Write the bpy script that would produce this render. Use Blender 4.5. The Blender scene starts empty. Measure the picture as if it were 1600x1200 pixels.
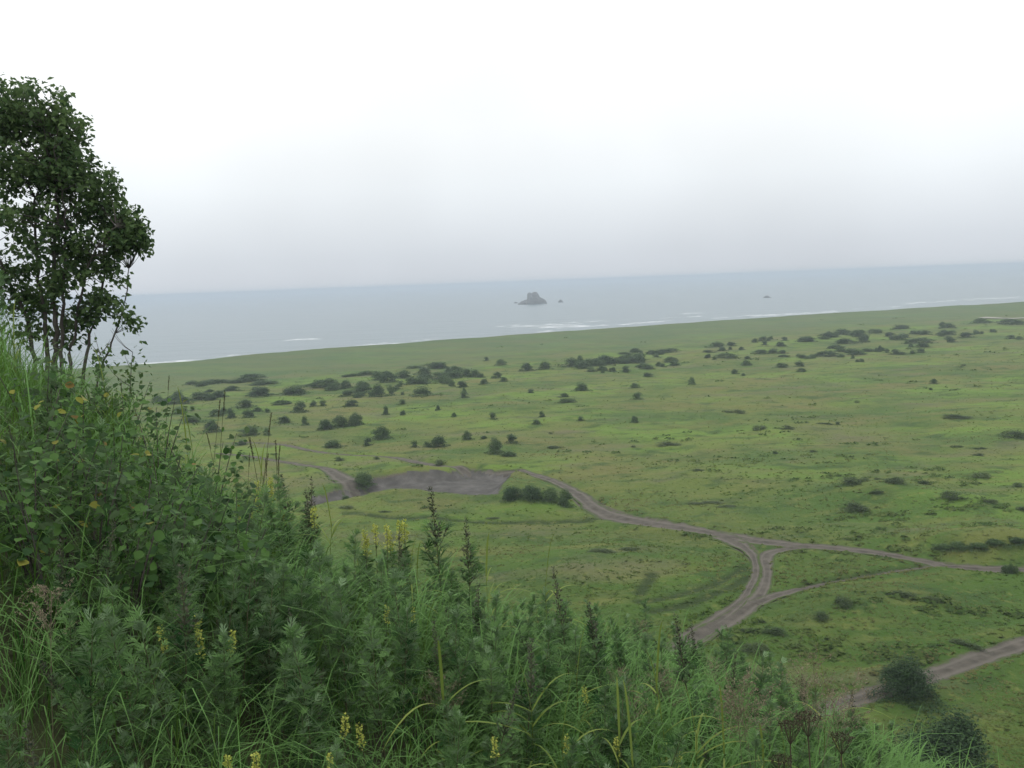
import bpy, math
import numpy as np
from mathutils import Matrix, Vector

sc = bpy.context.scene
COL = sc.collection
rng = np.random.default_rng(7)

# ------------------------------------------------------------------ camera
EYE = 28.0            # camera height above the coastal plain
SEA = -3.5
F = 1473.0            # focal length in pixels of a 1600 px wide picture
PITCH = math.atan(159.0 / F)
ROLL = math.radians(2.13)
fw = np.array([0, math.cos(PITCH), -math.sin(PITCH)])
up0 = np.array([0, math.sin(PITCH), math.cos(PITCH)])
r0 = np.array([1.0, 0, 0])
CR = math.cos(ROLL) * r0 - math.sin(ROLL) * up0
CU = math.sin(ROLL) * r0 + math.cos(ROLL) * up0
CAM = np.array([0, 0, EYE])
cam_d = bpy.data.cameras.new("camera")
cam = bpy.data.objects.new("camera", cam_d)
COL.objects.link(cam)
cam_d.sensor_width = 36.0
cam_d.lens = 36.0 * F / 1600.0
cam_d.clip_start = 0.05
cam_d.clip_end = 60000
M = Matrix.Identity(4)
for i in range(3):
    M[i][0] = CR[i]; M[i][1] = CU[i]; M[i][2] = -fw[i]; M[i][3] = CAM[i]
cam.matrix_world = M
sc.camera = cam

# ------------------------------------------------------------------ sky, sun, exposure
world = bpy.data.worlds.new("World")
sc.world = world
world.use_nodes = True
nt = world.node_tree
nt.nodes.clear()
def N(tree, t, **kw):
    n = tree.nodes.new(t)
    for k, v in kw.items():
        setattr(n, k, v)
    return n
SUN_EL, SUN_AZ = math.radians(58), math.radians(-125)
sky = N(nt, 'ShaderNodeTexSky', sky_type='NISHITA', sun_disc=False)
sky.sun_elevation = SUN_EL
sky.sun_rotation = SUN_AZ
sky.air_density = 1.0; sky.dust_density = 6.0
tc = N(nt, 'ShaderNodeTexCoord')
sep = N(nt, 'ShaderNodeSeparateXYZ')
nt.links.new(tc.outputs['Generated'], sep.inputs[0])
mr = N(nt, 'ShaderNodeMapRange')
mr.inputs['From Min'].default_value = 0.0; mr.inputs['From Max'].default_value = 1.0
nt.links.new(sep.outputs['Z'], mr.inputs['Value'])
ramp = N(nt, 'ShaderNodeValToRGB')           # overcast sky: brightness (1 + 2 sin e) / 3 of the zenith
ramp.color_ramp.interpolation = 'LINEAR'
e = ramp.color_ramp.elements
LZ = 0.93
def oc(z, tint):
    L = LZ * float(np.interp(z, [0, .03, .1, .16, .225, .5, 1.0], [.415, .445, .565, .625, .665, .83, 1.0]))
    return (L * tint[0], L * tint[1], L * tint[2], 1)
e[0].position = 0.0; e[0].color = oc(0.0, (0.93, 0.985, 1.07))
e[1].position = 1.0; e[1].color = oc(1.0, (1.0, 1.0, 1.0))
for p, t in ((0.03, (0.93, 0.99, 1.06)), (0.1, (0.95, 1.0, 1.035)), (0.16, (0.97, 1.0, 1.012)), (0.225, (0.985, 1.0, 1.005)), (0.5, (1, 1, 1))):
    k = e.new(p); k.color = oc(p, t)
nt.links.new(mr.outputs[0], ramp.inputs[0])
cn = N(nt, 'ShaderNodeTexNoise'); cn.inputs['Scale'].default_value = 2.6; cn.inputs['Detail'].default_value = 3
nt.links.new(tc.outputs['Generated'], cn.inputs['Vector'])
cm = N(nt, 'ShaderNodeMapRange')
cm.inputs['From Min'].default_value = 0.3; cm.inputs['From Max'].default_value = 0.7
cm.inputs['To Min'].default_value = 18.6; cm.inputs['To Max'].default_value = 21.4
nt.links.new(cn.outputs[0], cm.inputs['Value'])
mul = N(nt, 'ShaderNodeVectorMath', operation='SCALE')
nt.links.new(ramp.outputs[0], mul.inputs[0]); nt.links.new(cm.outputs[0], mul.inputs['Scale'])
mixw = N(nt, 'ShaderNodeMix', data_type='RGBA')
mixw.inputs['Factor'].default_value = 0.95
nt.links.new(sky.outputs[0], mixw.inputs['A']); nt.links.new(mul.outputs[0], mixw.inputs['B'])
bg = N(nt, 'ShaderNodeBackground'); bg.inputs['Strength'].default_value = 0.1
nt.links.new(mixw.outputs['Result'], bg.inputs['Color'])
wo = N(nt, 'ShaderNodeOutputWorld'); nt.links.new(bg.outputs[0], wo.inputs['Surface'])

sun_d = bpy.data.lights.new("sun", 'SUN')
sun_d.energy = 1.1; sun_d.angle = math.radians(25); sun_d.color = (1.0, 0.97, 0.92)
sun = bpy.data.objects.new("sun", sun_d); COL.objects.link(sun)
sd = Vector((math.sin(SUN_AZ) * math.cos(SUN_EL), math.cos(SUN_AZ) * math.cos(SUN_EL), math.sin(SUN_EL)))
sun.rotation_euler = (-sd).to_track_quat('-Z', 'Y').to_euler()

sc.view_settings.view_transform = 'Standard'
sc.view_settings.look = 'None'
sc.view_settings.exposure = -0.12
sc.view_settings.gamma = 1.0
sc.view_settings.use_curve_mapping = False
sc.render.engine = 'CYCLES'
cy = sc.cycles
cy.max_bounces = 5; cy.diffuse_bounces = 2; cy.glossy_bounces = 2; cy.transmission_bounces = 3
cy.volume_bounces = 1; cy.transparent_max_bounces = 4
cy.use_denoising = True
try:
    cy.denoiser = 'OPENIMAGEDENOISE'
    cy.denoising_input_passes = 'RGB_ALBEDO_NORMAL'
    cy.denoising_prefilter = 'ACCURATE'
except Exception:
    pass

# ------------------------------------------------------------------ helpers
def ray(px, py):
    d = fw + ((px - 800.0) / F) * CR + ((600.0 - py) / F) * CU
    return d / np.linalg.norm(d)
def at_z(px, py, z=0.0):
    d = ray(px, py)
    return CAM + d * ((z - EYE) / d[2])
def at_d(px, py, D):
    d = ray(px, py)
    return CAM + d * (D / d[1])
def project(P):
    q = np.asarray(P) - CAM
    w = q @ fw
    return 800 + F * (q @ CR) / w, 600 - F * (q @ CU) / w

def hash2(ix, iy, seed):
    h = (ix.astype(np.int64) * 374761393 + iy.astype(np.int64) * 668265263 + seed * 1442695041) & 0xFFFFFFFF
    h = ((h ^ (h >> 13)) * 1274126177) & 0xFFFFFFFF
    h = h ^ (h >> 16)
    return (h & 0xFFFFFF) / float(0xFFFFFF)
def vnoise(x, y, seed=0):
    x = np.asarray(x, float); y = np.asarray(y, float)
    ix = np.floor(x); iy = np.floor(y)
    fx = x - ix; fy = y - iy
    fx = fx * fx * fx * (fx * (fx * 6 - 15) + 10); fy = fy * fy * fy * (fy * (fy * 6 - 15) + 10)
    a = hash2(ix, iy, seed); b = hash2(ix + 1, iy, seed); c = hash2(ix, iy + 1, seed); d = hash2(ix + 1, iy + 1, seed)
    return (a + (b - a) * fx) * (1 - fy) + (c + (d - c) * fx) * fy - 0.5
def fbm(x, y, oct=4, seed=0):
    s = 0; a = 1.0
    for o in range(oct):
        s = s + a * vnoise(x * 2 ** o + 17.3 * o, y * 2 ** o - 9.1 * o, seed + o); a *= 0.5
    return s
def sstep(a, b, x):
    t = np.clip((x - a) / (b - a), 0, 1); return t * t * (3 - 2 * t)

def mesh_data(name, V, Fc, mat=None, tint=None, smooth=False):
    V = np.asarray(V, np.float32); Fc = np.asarray(Fc, np.int32)
    me = bpy.data.meshes.new(name)
    k = Fc.shape[1]; n = Fc.shape[0]
    me.vertices.add(len(V)); me.vertices.foreach_set('co', V.ravel())
    me.loops.add(n * k); me.loops.foreach_set('vertex_index', Fc.ravel())
    me.polygons.add(n); me.polygons.foreach_set('loop_start', np.arange(0, n * k, k, dtype=np.int32))
    me.polygons.foreach_set('loop_total', np.full(n, k, np.int32))
    if smooth:
        me.polygons.foreach_set('use_smooth', np.ones(n, bool))
    if tint is not None:
        at = me.attributes.new('tint', 'FLOAT', 'POINT')
        at.data.foreach_set('value', np.asarray(tint, np.float32))
    me.update(calc_edges=True)
    if mat: me.materials.append(mat)
    return me
def link(name, me, parent=None):
    o = bpy.data.objects.new(name, me); COL.objects.link(o)
    if parent is not None: o.parent = parent
    return o
def tag(o, label=None, cat=None, group=None, kind=None):
    if label: o['label'] = label
    if cat: o['category'] = cat
    if group: o['group'] = group
    if kind: o['kind'] = kind
    return o
def empty(name, loc, rz=0.0, s=1.0):
    o = bpy.data.objects.new(name, None); COL.objects.link(o)
    o.location = [float(v) for v in loc]; o.rotation_euler = (0, 0, rz); o.scale = (s, s, s)
    o.empty_display_size = 0.1
    return o
def attr_set(me, name, vals):
    at = me.attributes.new(name, 'FLOAT', 'POINT'); at.data.foreach_set('value', np.asarray(vals, np.float32))

class Geo:
    """collects triangles and a tint per vertex"""
    def __init__(s): s.V = []; s.F = []; s.T = []; s.n = 0
    def add(s, V, Fc, t=0.5):
        V = np.asarray(V, float); Fc = np.asarray(Fc, int)
        s.V.append(V); s.F.append(Fc + s.n)
        s.T.append(np.full(len(V), t) if np.isscalar(t) else np.asarray(t)); s.n += len(V)
    def data(s, name, mat, smooth=False):
        return mesh_data(name, np.concatenate(s.V), np.concatenate(s.F), mat, np.concatenate(s.T), smooth)

def norm(a): return a / np.maximum(np.linalg.norm(a, axis=-1, keepdims=True), 1e-9)
def frames(d, nrm):
    """matrices whose columns are side, direction, normal"""
    d = norm(d); s = norm(np.cross(d, nrm)); n = np.cross(s, d)
    return np.stack([s, d, n], axis=-1)
def scatter(g, TV, TF, R, T, S, tint):
    """template (lies along +Y, faces +Z) placed many times"""
    n = len(T); k = len(TV)
    S = np.asarray(S, float)
    if S.ndim == 1: S = S[:, None]
    V = np.einsum('nij,nkj->nki', R, TV[None] * S[:, None, :]) + T[:, None, :]
    Fc = TF[None] + (np.arange(n) * k)[:, None, None]
    g.add(V.reshape(-1, 3), Fc.reshape(-1, TF.shape[1]), np.repeat(tint, k))
# leaf templates, unit length along +Y
LEAF_V = np.array([[0, 0, 0], [.27, .45, .09], [0, 1, -.08], [-.27, .45, .09], [0, .5, 0]], float)
LEAF_F = np.array([[0, 1, 4], [1, 2, 4], [0, 4, 3], [4, 2, 3]])
LOBE_V = np.array([[0, 0, 0], [.1, .4, .03], [0, 1, -.04], [-.1, .4, .03]], float)
LOBE_F = np.array([[0, 1, 2], [0, 2, 3]])

def tube(g, pts, rad, sides=5, t=0.5):
    pts = np.asarray(pts, float); n = len(pts); rad = np.asarray(rad, float)
    tg = norm(np.gradient(pts, axis=0))
    ref = np.where(np.abs(tg[:, 2:3]) > .95, np.array([[1.0, 0, 0]]), np.array([[0, 0, 1.0]]))
    a = norm(np.cross(tg, ref)); b = np.cross(tg, a)
    ang = np.arange(sides) * 2 * math.pi / sides
    V = pts[:, None] + rad[:, None, None] * (np.cos(ang)[None, :, None] * a[:, None] + np.sin(ang)[None, :, None] * b[:, None])
    F_ = []
    for i in range(n - 1):
        for j in range(sides):
            p, q = i * sides + j, i * sides + (j + 1) % sides
            F_ += [[p, q, q + sides], [p, q + sides, p + sides]]
    g.add(V.reshape(-1, 3), F_, t)
def bez(a, b, c, n=6):
    t = np.linspace(0, 1, n)[:, None]
    return (1 - t) ** 2 * np.asarray(a) + 2 * t * (1 - t) * np.asarray(b) + t * t * np.asarray(c)
def strip(g, pts, wid, side, t=0.5, fold=0.25):
    """a grass blade: folded strip along pts"""
    pts = np.asarray(pts, float); n = len(pts)
    side = np.asarray(side, float)
    upv = np.cross(side, norm(np.gradient(pts, axis=0)))
    L = pts + side * wid[:, None] + upv * (wid * fold)[:, None]
    R = pts - side * wid[:, None] + upv * (wid * fold)[:, None]
    V = np.concatenate([L, pts, R])
    F_ = []
    for i in range(n - 1):
        F_ += [[i, n + i, n + i + 1], [i, n + i + 1, i + 1], [n + i, 2 * n + i, 2 * n + i + 1], [n + i, 2 * n + i + 1, n + i + 1]]
    g.add(V, F_, t)

# ------------------------------------------------------------------ materials
def new_mat(name):
    m = bpy.data.materials.new(name); m.use_nodes = True
    m.node_tree.nodes.clear()
    return m, m.node_tree
def leaf_mat(name, dark, light, back=None, trans=0.3, rough=0.6, spec=0.08, objvar=0.25, patch=None, lift=0.0):
    m, t = new_mat(name)
    at = N(t, 'ShaderNodeAttribute', attribute_name='tint')
    oi = N(t, 'ShaderNodeObjectInfo')
    mx = N(t, 'ShaderNodeMix', data_type='RGBA')
    mx.inputs['A'].default_value = (*dark, 1); mx.inputs['B'].default_value = (*light, 1)
    ad = N(t, 'ShaderNodeMath', operation='MULTIPLY_ADD'); ad.use_clamp = True
    sb = N(t, 'ShaderNodeMath', operation='SUBTRACT'); sb.inputs[1].default_value = 0.5
    t.links.new(oi.outputs['Random'], sb.inputs[0])
    t.links.new(sb.outputs[0], ad.inputs[0]); ad.inputs[1].default_value = objvar * 2
    t.links.new(at.outputs['Fac'], ad.inputs[2])
    t.links.new(ad.outputs[0], mx.inputs['Factor'])
    col = mx.outputs['Result']
    if patch:   # broad patches of another hue in the world, as the plants themselves grow
        g = N(t, 'ShaderNodeNewGeometry')
        nz = N(t, 'ShaderNodeTexNoise'); nz.inputs['Scale'].default_value = patch[1]; nz.inputs['Detail'].default_value = 3
        t.links.new(g.outputs['Position'], nz.inputs['Vector'])
        mp = N(t, 'ShaderNodeMapRange'); mp.inputs['From Min'].default_value = 0.42; mp.inputs['From Max'].default_value = 0.62
        mp.inputs['To Max'].default_value = patch[2]
        t.links.new(nz.outputs[0], mp.inputs['Value'])
        m3 = N(t, 'ShaderNodeMix', data_type='RGBA'); m3.inputs['B'].default_value = (*patch[0], 1)
        t.links.new(mp.outputs[0], m3.inputs['Factor']); t.links.new(col, m3.inputs['A'])
        col = m3.outputs['Result']
    if back:
        g2 = N(t, 'ShaderNodeNewGeometry')
        m2 = N(t, 'ShaderNodeMix', data_type='RGBA'); m2.inputs['B'].default_value = (*back, 1)
        t.links.new(g2.outputs['Backfacing'], m2.inputs['Factor']); t.links.new(col, m2.inputs['A'])
        col = m2.outputs['Result']
    p = N(t, 'ShaderNodeBsdfPrincipled')
    t.links.new(col, p.inputs['Base Color']); p.inputs['Roughness'].default_value = rough
    if lift:    # dense short sward: blades shade much like the sward's own upward surface
        gn = N(t, 'ShaderNodeNewGeometry'); va = N(t, 'ShaderNodeVectorMath', operation='SCALE'); va.inputs['Scale'].default_value = 1 - lift
        t.links.new(gn.outputs['Normal'], va.inputs[0])
        vb = N(t, 'ShaderNodeVectorMath', operation='ADD'); vb.inputs[1].default_value = (0, 0, lift * 1.4)
        t.links.new(va.outputs[0], vb.inputs[0]); vn = N(t, 'ShaderNodeVectorMath', operation='NORMALIZE')
        t.links.new(vb.outputs[0], vn.inputs[0]); t.links.new(vn.outputs[0], p.inputs['Normal'])
    p.inputs['Specular IOR Level'].default_value = spec
    tr = N(t, 'ShaderNodeBsdfTranslucent'); t.links.new(col, tr.inputs['Color'])
    ms = N(t, 'ShaderNodeMixShader'); ms.inputs[0].default_value = trans
    t.links.new(p.outputs[0], ms.inputs[1]); t.links.new(tr.outputs[0], ms.inputs[2])
    o = N(t, 'ShaderNodeOutputMaterial'); t.links.new(ms.outputs[0], o.inputs['Surface'])
    return m
def noise_mat(name, stops, scale, detail=6, rough=0.9, bump=0.0, bscale=None, coord='Object', stretch=(1, 1, 1), spec=0.2):
    m, t = new_mat(name)
    tcx = N(t, 'ShaderNodeTexCoord'); mp = N(t, 'ShaderNodeMapping'); mp.inputs['Scale'].default_value = stretch
    t.links.new(tcx.outputs[coord], mp.inputs[0])
    nz = N(t, 'ShaderNodeTexNoise'); nz.inputs['Scale'].default_value = scale; nz.inputs['Detail'].default_value = detail
    nz.inputs['Roughness'].default_value = 0.62
    t.links.new(mp.outputs[0], nz.inputs['Vector'])
    rp = N(t, 'ShaderNodeValToRGB'); el = rp.color_ramp.elements
    el[0].position = stops[0][0]; el[0].color = (*stops[0][1], 1)
    el[1].position = stops[-1][0]; el[1].color = (*stops[-1][1], 1)
    for p_, c_ in stops[1:-1]:
        k_ = el.new(p_); k_.color = (*c_, 1)
    t.links.new(nz.outputs[0], rp.inputs[0])
    p = N(t, 'ShaderNodeBsdfPrincipled'); p.inputs['Roughness'].default_value = rough
    p.inputs['Specular IOR Level'].default_value = spec
    t.links.new(rp.outputs[0], p.inputs['Base Color'])
    if bump:
        nb = N(t, 'ShaderNodeTexNoise'); nb.inputs['Scale'].default_value = bscale or scale * 4; nb.inputs['Detail'].default_value = 6
        t.links.new(mp.outputs[0], nb.inputs['Vector'])
        b = N(t, 'ShaderNodeBump'); b.inputs['Strength'].default_value = 1.0; b.inputs['Distance'].default_value = bump
        t.links.new(nb.outputs[0], b.inputs['Height']); t.links.new(b.outputs[0], p.inputs['Normal'])
    o = N(t, 'ShaderNodeOutputMaterial'); t.links.new(p.outputs[0], o.inputs['Surface'])
    return m

MAT = {}
MAT['bush'] = leaf_mat('bush_leaf', (.03, .066, .026), (.092, .152, .056), trans=.35, objvar=.45)
MAT['bush_dark'] = leaf_mat('dark_bush_leaf', (.012, .032, .013), (.046, .086, .032), trans=.2, objvar=.1)
MAT['heath'] = leaf_mat('heath_leaf', (.04, .07, .028), (.09, .125, .048), trans=.3, objvar=.4)
MAT['bark'] = noise_mat('bark', [(.3, (.035, .03, .026)), (.7, (.11, .1, .09))], 18, rough=.9, bump=.004, stretch=(1, 1, .3))
MAT['tree_leaf'] = leaf_mat('alder_leaf', (.034, .074, .028), (.13, .20, .07), trans=.45, rough=.5, spec=.12, objvar=0)
MAT['mug'] = leaf_mat('mugwort_leaf', (.018, .058, .016), (.128, .235, .078), back=(.175, .265, .14), trans=.25, objvar=.38)
MAT['mugstem'] = leaf_mat('mugwort_stem', (.06, .055, .035), (.11, .11, .06), trans=.0, objvar=.2)
MAT['spike'] = leaf_mat('mugwort_spike', (.04, .055, .035), (.12, .12, .085), trans=.15, objvar=.25)
MAT['grass'] = leaf_mat('tall_grass', (.024, .088, .014), (.138, .27, .048), back=(.11, .225, .06), trans=.35, rough=.5, spec=.12, objvar=0, patch=((.13, .185, .035), .9, .5))
MAT['blade'] = leaf_mat('reed_blade', (.12, .18, .035), (.2, .26, .06), trans=.4, rough=.5, spec=.12, objvar=.3)
MAT['broad'] = leaf_mat('broad_leaf', (.018, .052, .013), (.065, .14, .03), back=(.10, .155, .075), trans=.3, rough=.5, spec=.125, objvar=.6)
MAT['broad_y'] = leaf_mat('broad_leaf_yellow', (.17, .19, .03), (.24, .24, .05), trans=.3, rough=.45, objvar=.5)
MAT['broad_o'] = leaf_mat('broad_leaf_orange', (.13, .095, .025), (.2, .14, .045), trans=.3, rough=.5, objvar=.5)
MAT['yellow'] = leaf_mat('yellow_petal', (.29, .35, .07), (.52, .54, .14), trans=.35, rough=.6, objvar=.2)
MAT['straw'] = leaf_mat('dry_panicle', (.13, .115, .075), (.28, .24, .17), trans=.3, rough=.8, objvar=.3)
MAT['umbel'] = leaf_mat('dry_umbel', (.045, .042, .027), (.09, .078, .052), trans=.05, rough=.9, objvar=.2)
MAT['seed'] = leaf_mat('seed_head', (.035, .035, .022), (.085, .075, .045), trans=.1, rough=.9, objvar=.2)
MAT['tuft'] = leaf_mat('meadow_tuft', (.05, .104, .017), (.145, .185, .040), trans=.5, rough=.8, spec=.02, objvar=0, patch=((.17, .155, .07), .05, .7))
MAT['road'] = noise_mat('dirt', [(.3, (.068, .059, .052)), (.5, (.10, .089, .081)), (.72, (.145, .131, .121))], .9, detail=10, bump=.02, bscale=9)
def road_mat():
    m, t = new_mat('dirt')
    tcx = N(t, 'ShaderNodeTexCoord')
    def nz(scale, det):
        n = N(t, 'ShaderNodeTexNoise'); n.inputs['Scale'].default_value = scale; n.inputs['Detail'].default_value = det
        n.inputs['Roughness'].default_value = .65; t.links.new(tcx.outputs['Object'], n.inputs['Vector']); return n.outputs[0]
    def mx(f, a, b, lo, hi, top=1.0):
        mp = N(t, 'ShaderNodeMapRange'); mp.inputs['From Min'].default_value = lo; mp.inputs['From Max'].default_value = hi; mp.inputs['To Max'].default_value = top
        t.links.new(f, mp.inputs['Value']); k = N(t, 'ShaderNodeMix', data_type='RGBA'); t.links.new(mp.outputs[0], k.inputs['Factor'])
        for s_, v in (('A', a), ('B', b)):
            if isinstance(v, tuple): k.inputs[s_].default_value = (*v, 1)
            else: t.links.new(v, k.inputs[s_])
        return k.outputs['Result']
    def plus(a, b, k):
        q = N(t, 'ShaderNodeMath', operation='MULTIPLY_ADD'); t.links.new(b, q.inputs[0]); q.inputs[1].default_value = k; t.links.new(a, q.inputs[2]); return q.outputs[0]
    c = mx(nz(.8, 9), (.046, .042, .034), (.104, .094, .079), .32, .68)
    wh = N(t, 'ShaderNodeAttribute', attribute_name='wheel')
    c = mx(plus(wh.outputs['Fac'], nz(1.5, 6), .5), c, (.12, .109, .093), .55, 1.2, .7)
    ed = N(t, 'ShaderNodeAttribute', attribute_name='edge')
    c = mx(plus(ed.outputs['Fac'], nz(1.2, 8), 1.3), c, (.05, .078, .02), 1.15, 1.5)
    p = N(t, 'ShaderNodeBsdfPrincipled'); p.inputs['Roughness'].default_value = .95; p.inputs['Specular IOR Level'].default_value = .1
    t.links.new(c, p.inputs['Base Color'])
    b = N(t, 'ShaderNodeBump'); b.inputs['Distance'].default_value = .03; t.links.new(nz(8, 6), b.inputs['Height']); t.links.new(b.outputs[0], p.inputs['Normal'])
    o = N(t, 'ShaderNodeOutputMaterial'); t.links.new(p.outputs[0], o.inputs['Surface'])
    return m
MAT['road'] = road_mat()
MAT['gravel'] = noise_mat('gravel', [(.3, (.04, .038, .035)), (.5, (.066, .063, .058)), (.7, (.105, .10, .094))], .5, detail=12, bump=.03, bscale=7)
MAT['sand'] = noise_mat('sand', [(.3, (.2, .185, .165)), (.7, (.33, .31, .28))], .3)
MAT['rock'] = noise_mat('rock', [(.3, (.045, .047, .05)), (.55, (.115, .117, .12)), (.75, (.21, .21, .21))], .35, detail=10, bump=.5, bscale=.6)
MAT['foam'] = noise_mat('foam', [(.3, (.3, .34, .36)), (.6, (.54, .57, .59))], .15, rough=.8)

# meadow ground: mottled grass, dirt where the 'bare' attribute says vehicles have worn it
def meadow_mat():
    m, t = new_mat('meadow')
    tcx = N(t, 'ShaderNodeTexCoord')
    def nz(scale, det, st=(1, 1, 1)):
        mp = N(t, 'ShaderNodeMapping'); mp.inputs['Scale'].default_value = st
        t.links.new(tcx.outputs['Object'], mp.inputs[0])
        n = N(t, 'ShaderNodeTexNoise'); n.inputs['Scale'].default_value = scale; n.inputs['Detail'].default_value = det
        n.inputs['Roughness'].default_value = .6
        t.links.new(mp.outputs[0], n.inputs['Vector']); return n.outputs[0]
    def mixc(f, a, b, lo=.4, hi=.6, mx=1.0):
        mp = N(t, 'ShaderNodeMapRange'); mp.inputs['From Min'].default_value = lo; mp.inputs['From Max'].default_value = hi
        mp.inputs['To Max'].default_value = mx
        t.links.new(f, mp.inputs['Value'])
        mm = N(t, 'ShaderNodeMix', data_type='RGBA'); t.links.new(mp.outputs[0], mm.inputs['Factor'])
        for s_, v in (('A', a), ('B', b)):
            if isinstance(v, tuple): mm.inputs[s_].default_value = (*v, 1)
            else: t.links.new(v, mm.inputs[s_])
        return mm.outputs['Result']
    c = mixc(nz(.03, 7), (.096, .124, .03), (.055, .097, .022), .44, .56)
    c = mixc(nz(.036, 6, (1, 1.6, 1)), c, (.122, .112, .042), .5, .62, .72)         # drier, browner
    c = mixc(nz(.026, 6, (1, 1.3, 1)), c, (.098, .165, .026), .5, .6, .9)         # lush yellow green
    lu = N(t, 'ShaderNodeAttribute', attribute_name='lush')
    c = mixc(lu.outputs['Fac'], c, (.032, .074, .011), 0, 1, .78)                     # lusher ground at the hill foot
    c = mixc(nz(.16, 8, (1, 1.5, 1)), c, (.034, .066, .016), .52, .63, .85)            # dark herb patches, also painting the shade of hollows into the colour
    c = mixc(nz(.09, 8, (.6, 1.8, 1)), c, (.108, .122, .034), .52, .66, .8)
    c = mixc(nz(.06, 9, (.7, 1.5, 1)), c, (.105, .098, .058), .54, .68, .7)
    c = mixc(nz(.5, 8), c, (.04, .075, .016), .55, .75, .3)
    ru = N(t, 'ShaderNodeAttribute', attribute_name='rut')
    c = mixc(ru.outputs['Fac'], c, (.024, .04, .012), .1, .8, .9)
    c = mixc(nz(.9, 8), c, (.15, .16, .045), .55, .75, .6)
    fr = N(t, 'ShaderNodeAttribute', attribute_name='fresh')
    c = mixc(fr.outputs['Fac'], c, mixc(nz(.05, 7, (.5, 1.6, 1)), (.055, .10, .04), (.085, .105, .045), .4, .62), 0, 1, .7)
    ba = N(t, 'ShaderNodeAttribute', attribute_name='bare')
    add = N(t, 'ShaderNodeMath', operation='ADD'); nn = N(t, 'ShaderNodeMath', operation='MULTIPLY_ADD')
    nn.inputs[1].default_value = .7; nn.inputs[2].default_value = -.35
    t.links.new(nz(1.1, 6), nn.inputs[0]); t.links.new(nn.outputs[0], add.inputs[0]); t.links.new(ba.outputs['Fac'], add.inputs[1])
    c = mixc(add.outputs[0], c, (.085, .075, .06), .35, .75)
    sa = N(t, 'ShaderNodeAttribute', attribute_name='sandy')
    c = mixc(sa.outputs['Fac'], c, (.2, .185, .16), .2, .8)
    p = N(t, 'ShaderNodeBsdfPrincipled'); p.inputs['Roughness'].default_value = .95; p.inputs['Specular IOR Level'].default_value = .1
    t.links.new(c, p.inputs['Base Color'])
    b = N(t, 'ShaderNodeBump'); b.inputs['Strength'].default_value = 1; b.inputs['Distance'].default_value = .16
    t.links.new(nz(2.2, 9), b.inputs['Height']); t.links.new(b.outputs[0], p.inputs['Normal'])
    o = N(t, 'ShaderNodeOutputMaterial'); t.links.new(p.outputs[0], o.inputs['Surface'])
    return m
MAT['meadow'] = meadow_mat()
def sea_mat():
    m, t = new_mat('sea_water')
    tcx = N(t, 'ShaderNodeTexCoord')
    mp = N(t, 'ShaderNodeMapping'); mp.inputs['Rotation'].default_value = (0, 0, math.radians(-33)); mp.inputs['Scale'].default_value = (.35, 1, 1)
    t.links.new(tcx.outputs['Object'], mp.inputs[0])
    n1 = N(t, 'ShaderNodeTexNoise'); n1.inputs['Scale'].default_value = .035; n1.inputs['Detail'].default_value = 7; n1.inputs['Roughness'].default_value = .62
    t.links.new(mp.outputs[0], n1.inputs['Vector'])
    b = N(t, 'ShaderNodeBump'); b.inputs['Strength'].default_value = 1; b.inputs['Distance'].default_value = 3.0
    t.links.new(n1.outputs[0], b.inputs['Height'])
    p = N(t, 'ShaderNodeBsdfPrincipled'); p.inputs['Base Color'].default_value = (.085, .125, .145, 1)
    p.inputs['Roughness'].default_value = .28; p.inputs['IOR'].default_value = 1.33
    t.links.new(b.outputs[0], p.inputs['Normal'])
    o = N(t, 'ShaderNodeOutputMaterial'); t.links.new(p.outputs[0], o.inputs['Surface'])
    return m
MAT['sea'] = sea_mat()
MAT['soil'] = noise_mat('hill_soil', [(.3, (.03, .032, .016)), (.7, (.06, .075, .03))], 2.0, detail=8, bump=.05, bscale=12)

# ------------------------------------------------------------------ the plain: shore line, tracks, pit
SHORE_PX = [(170, 572), (240, 568), (300, 563), (400, 552.5), (500, 544.5), (600, 538), (700, 530), (800, 522.5), (900, 515.5),
            (1000, 508.5), (1100, 501.5), (1200, 495.5), (1300, 489), (1400, 483), (1500, 477), (1600, 471)]
shore = [at_z(px, py, 1.5)[:2] for px, py in SHORE_PX]
shore = [shore[0] + (shore[0] - shore[2]) / np.linalg.norm(shore[0] - shore[2]) * 900] + shore + \
        [shore[-1] + (shore[-1] - shore[-3]) / np.linalg.norm(shore[-1] - shore[-3]) * 1800]
shore = np.array(shore)
def poly_dist(P, line, w=None):
    """distance to a polyline, signed left (+) of its direction; also the half width at the nearest point"""
    best = np.full(len(P), 1e9); sg = np.ones(len(P)); wd = np.zeros(len(P))
    for i in range(len(line) - 1):
        a, b = line[i], line[i + 1]; ab = b - a
        t = np.clip(((P - a) @ ab) / (ab @ ab), 0, 1)
        q = P - (a + t[:, None] * ab); d = np.hypot(q[:, 0], q[:, 1])
        c = ab[0] * (P[:, 1] - a[1]) - ab[1] * (P[:, 0] - a[0])
        k = d < best
        best[k] = d[k]; sg[k] = np.sign(c[k])
        if w is not None: wd[k] = (w[i] + (w[i + 1] - w[i]) * t)[k]
    return best, sg, wd
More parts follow.
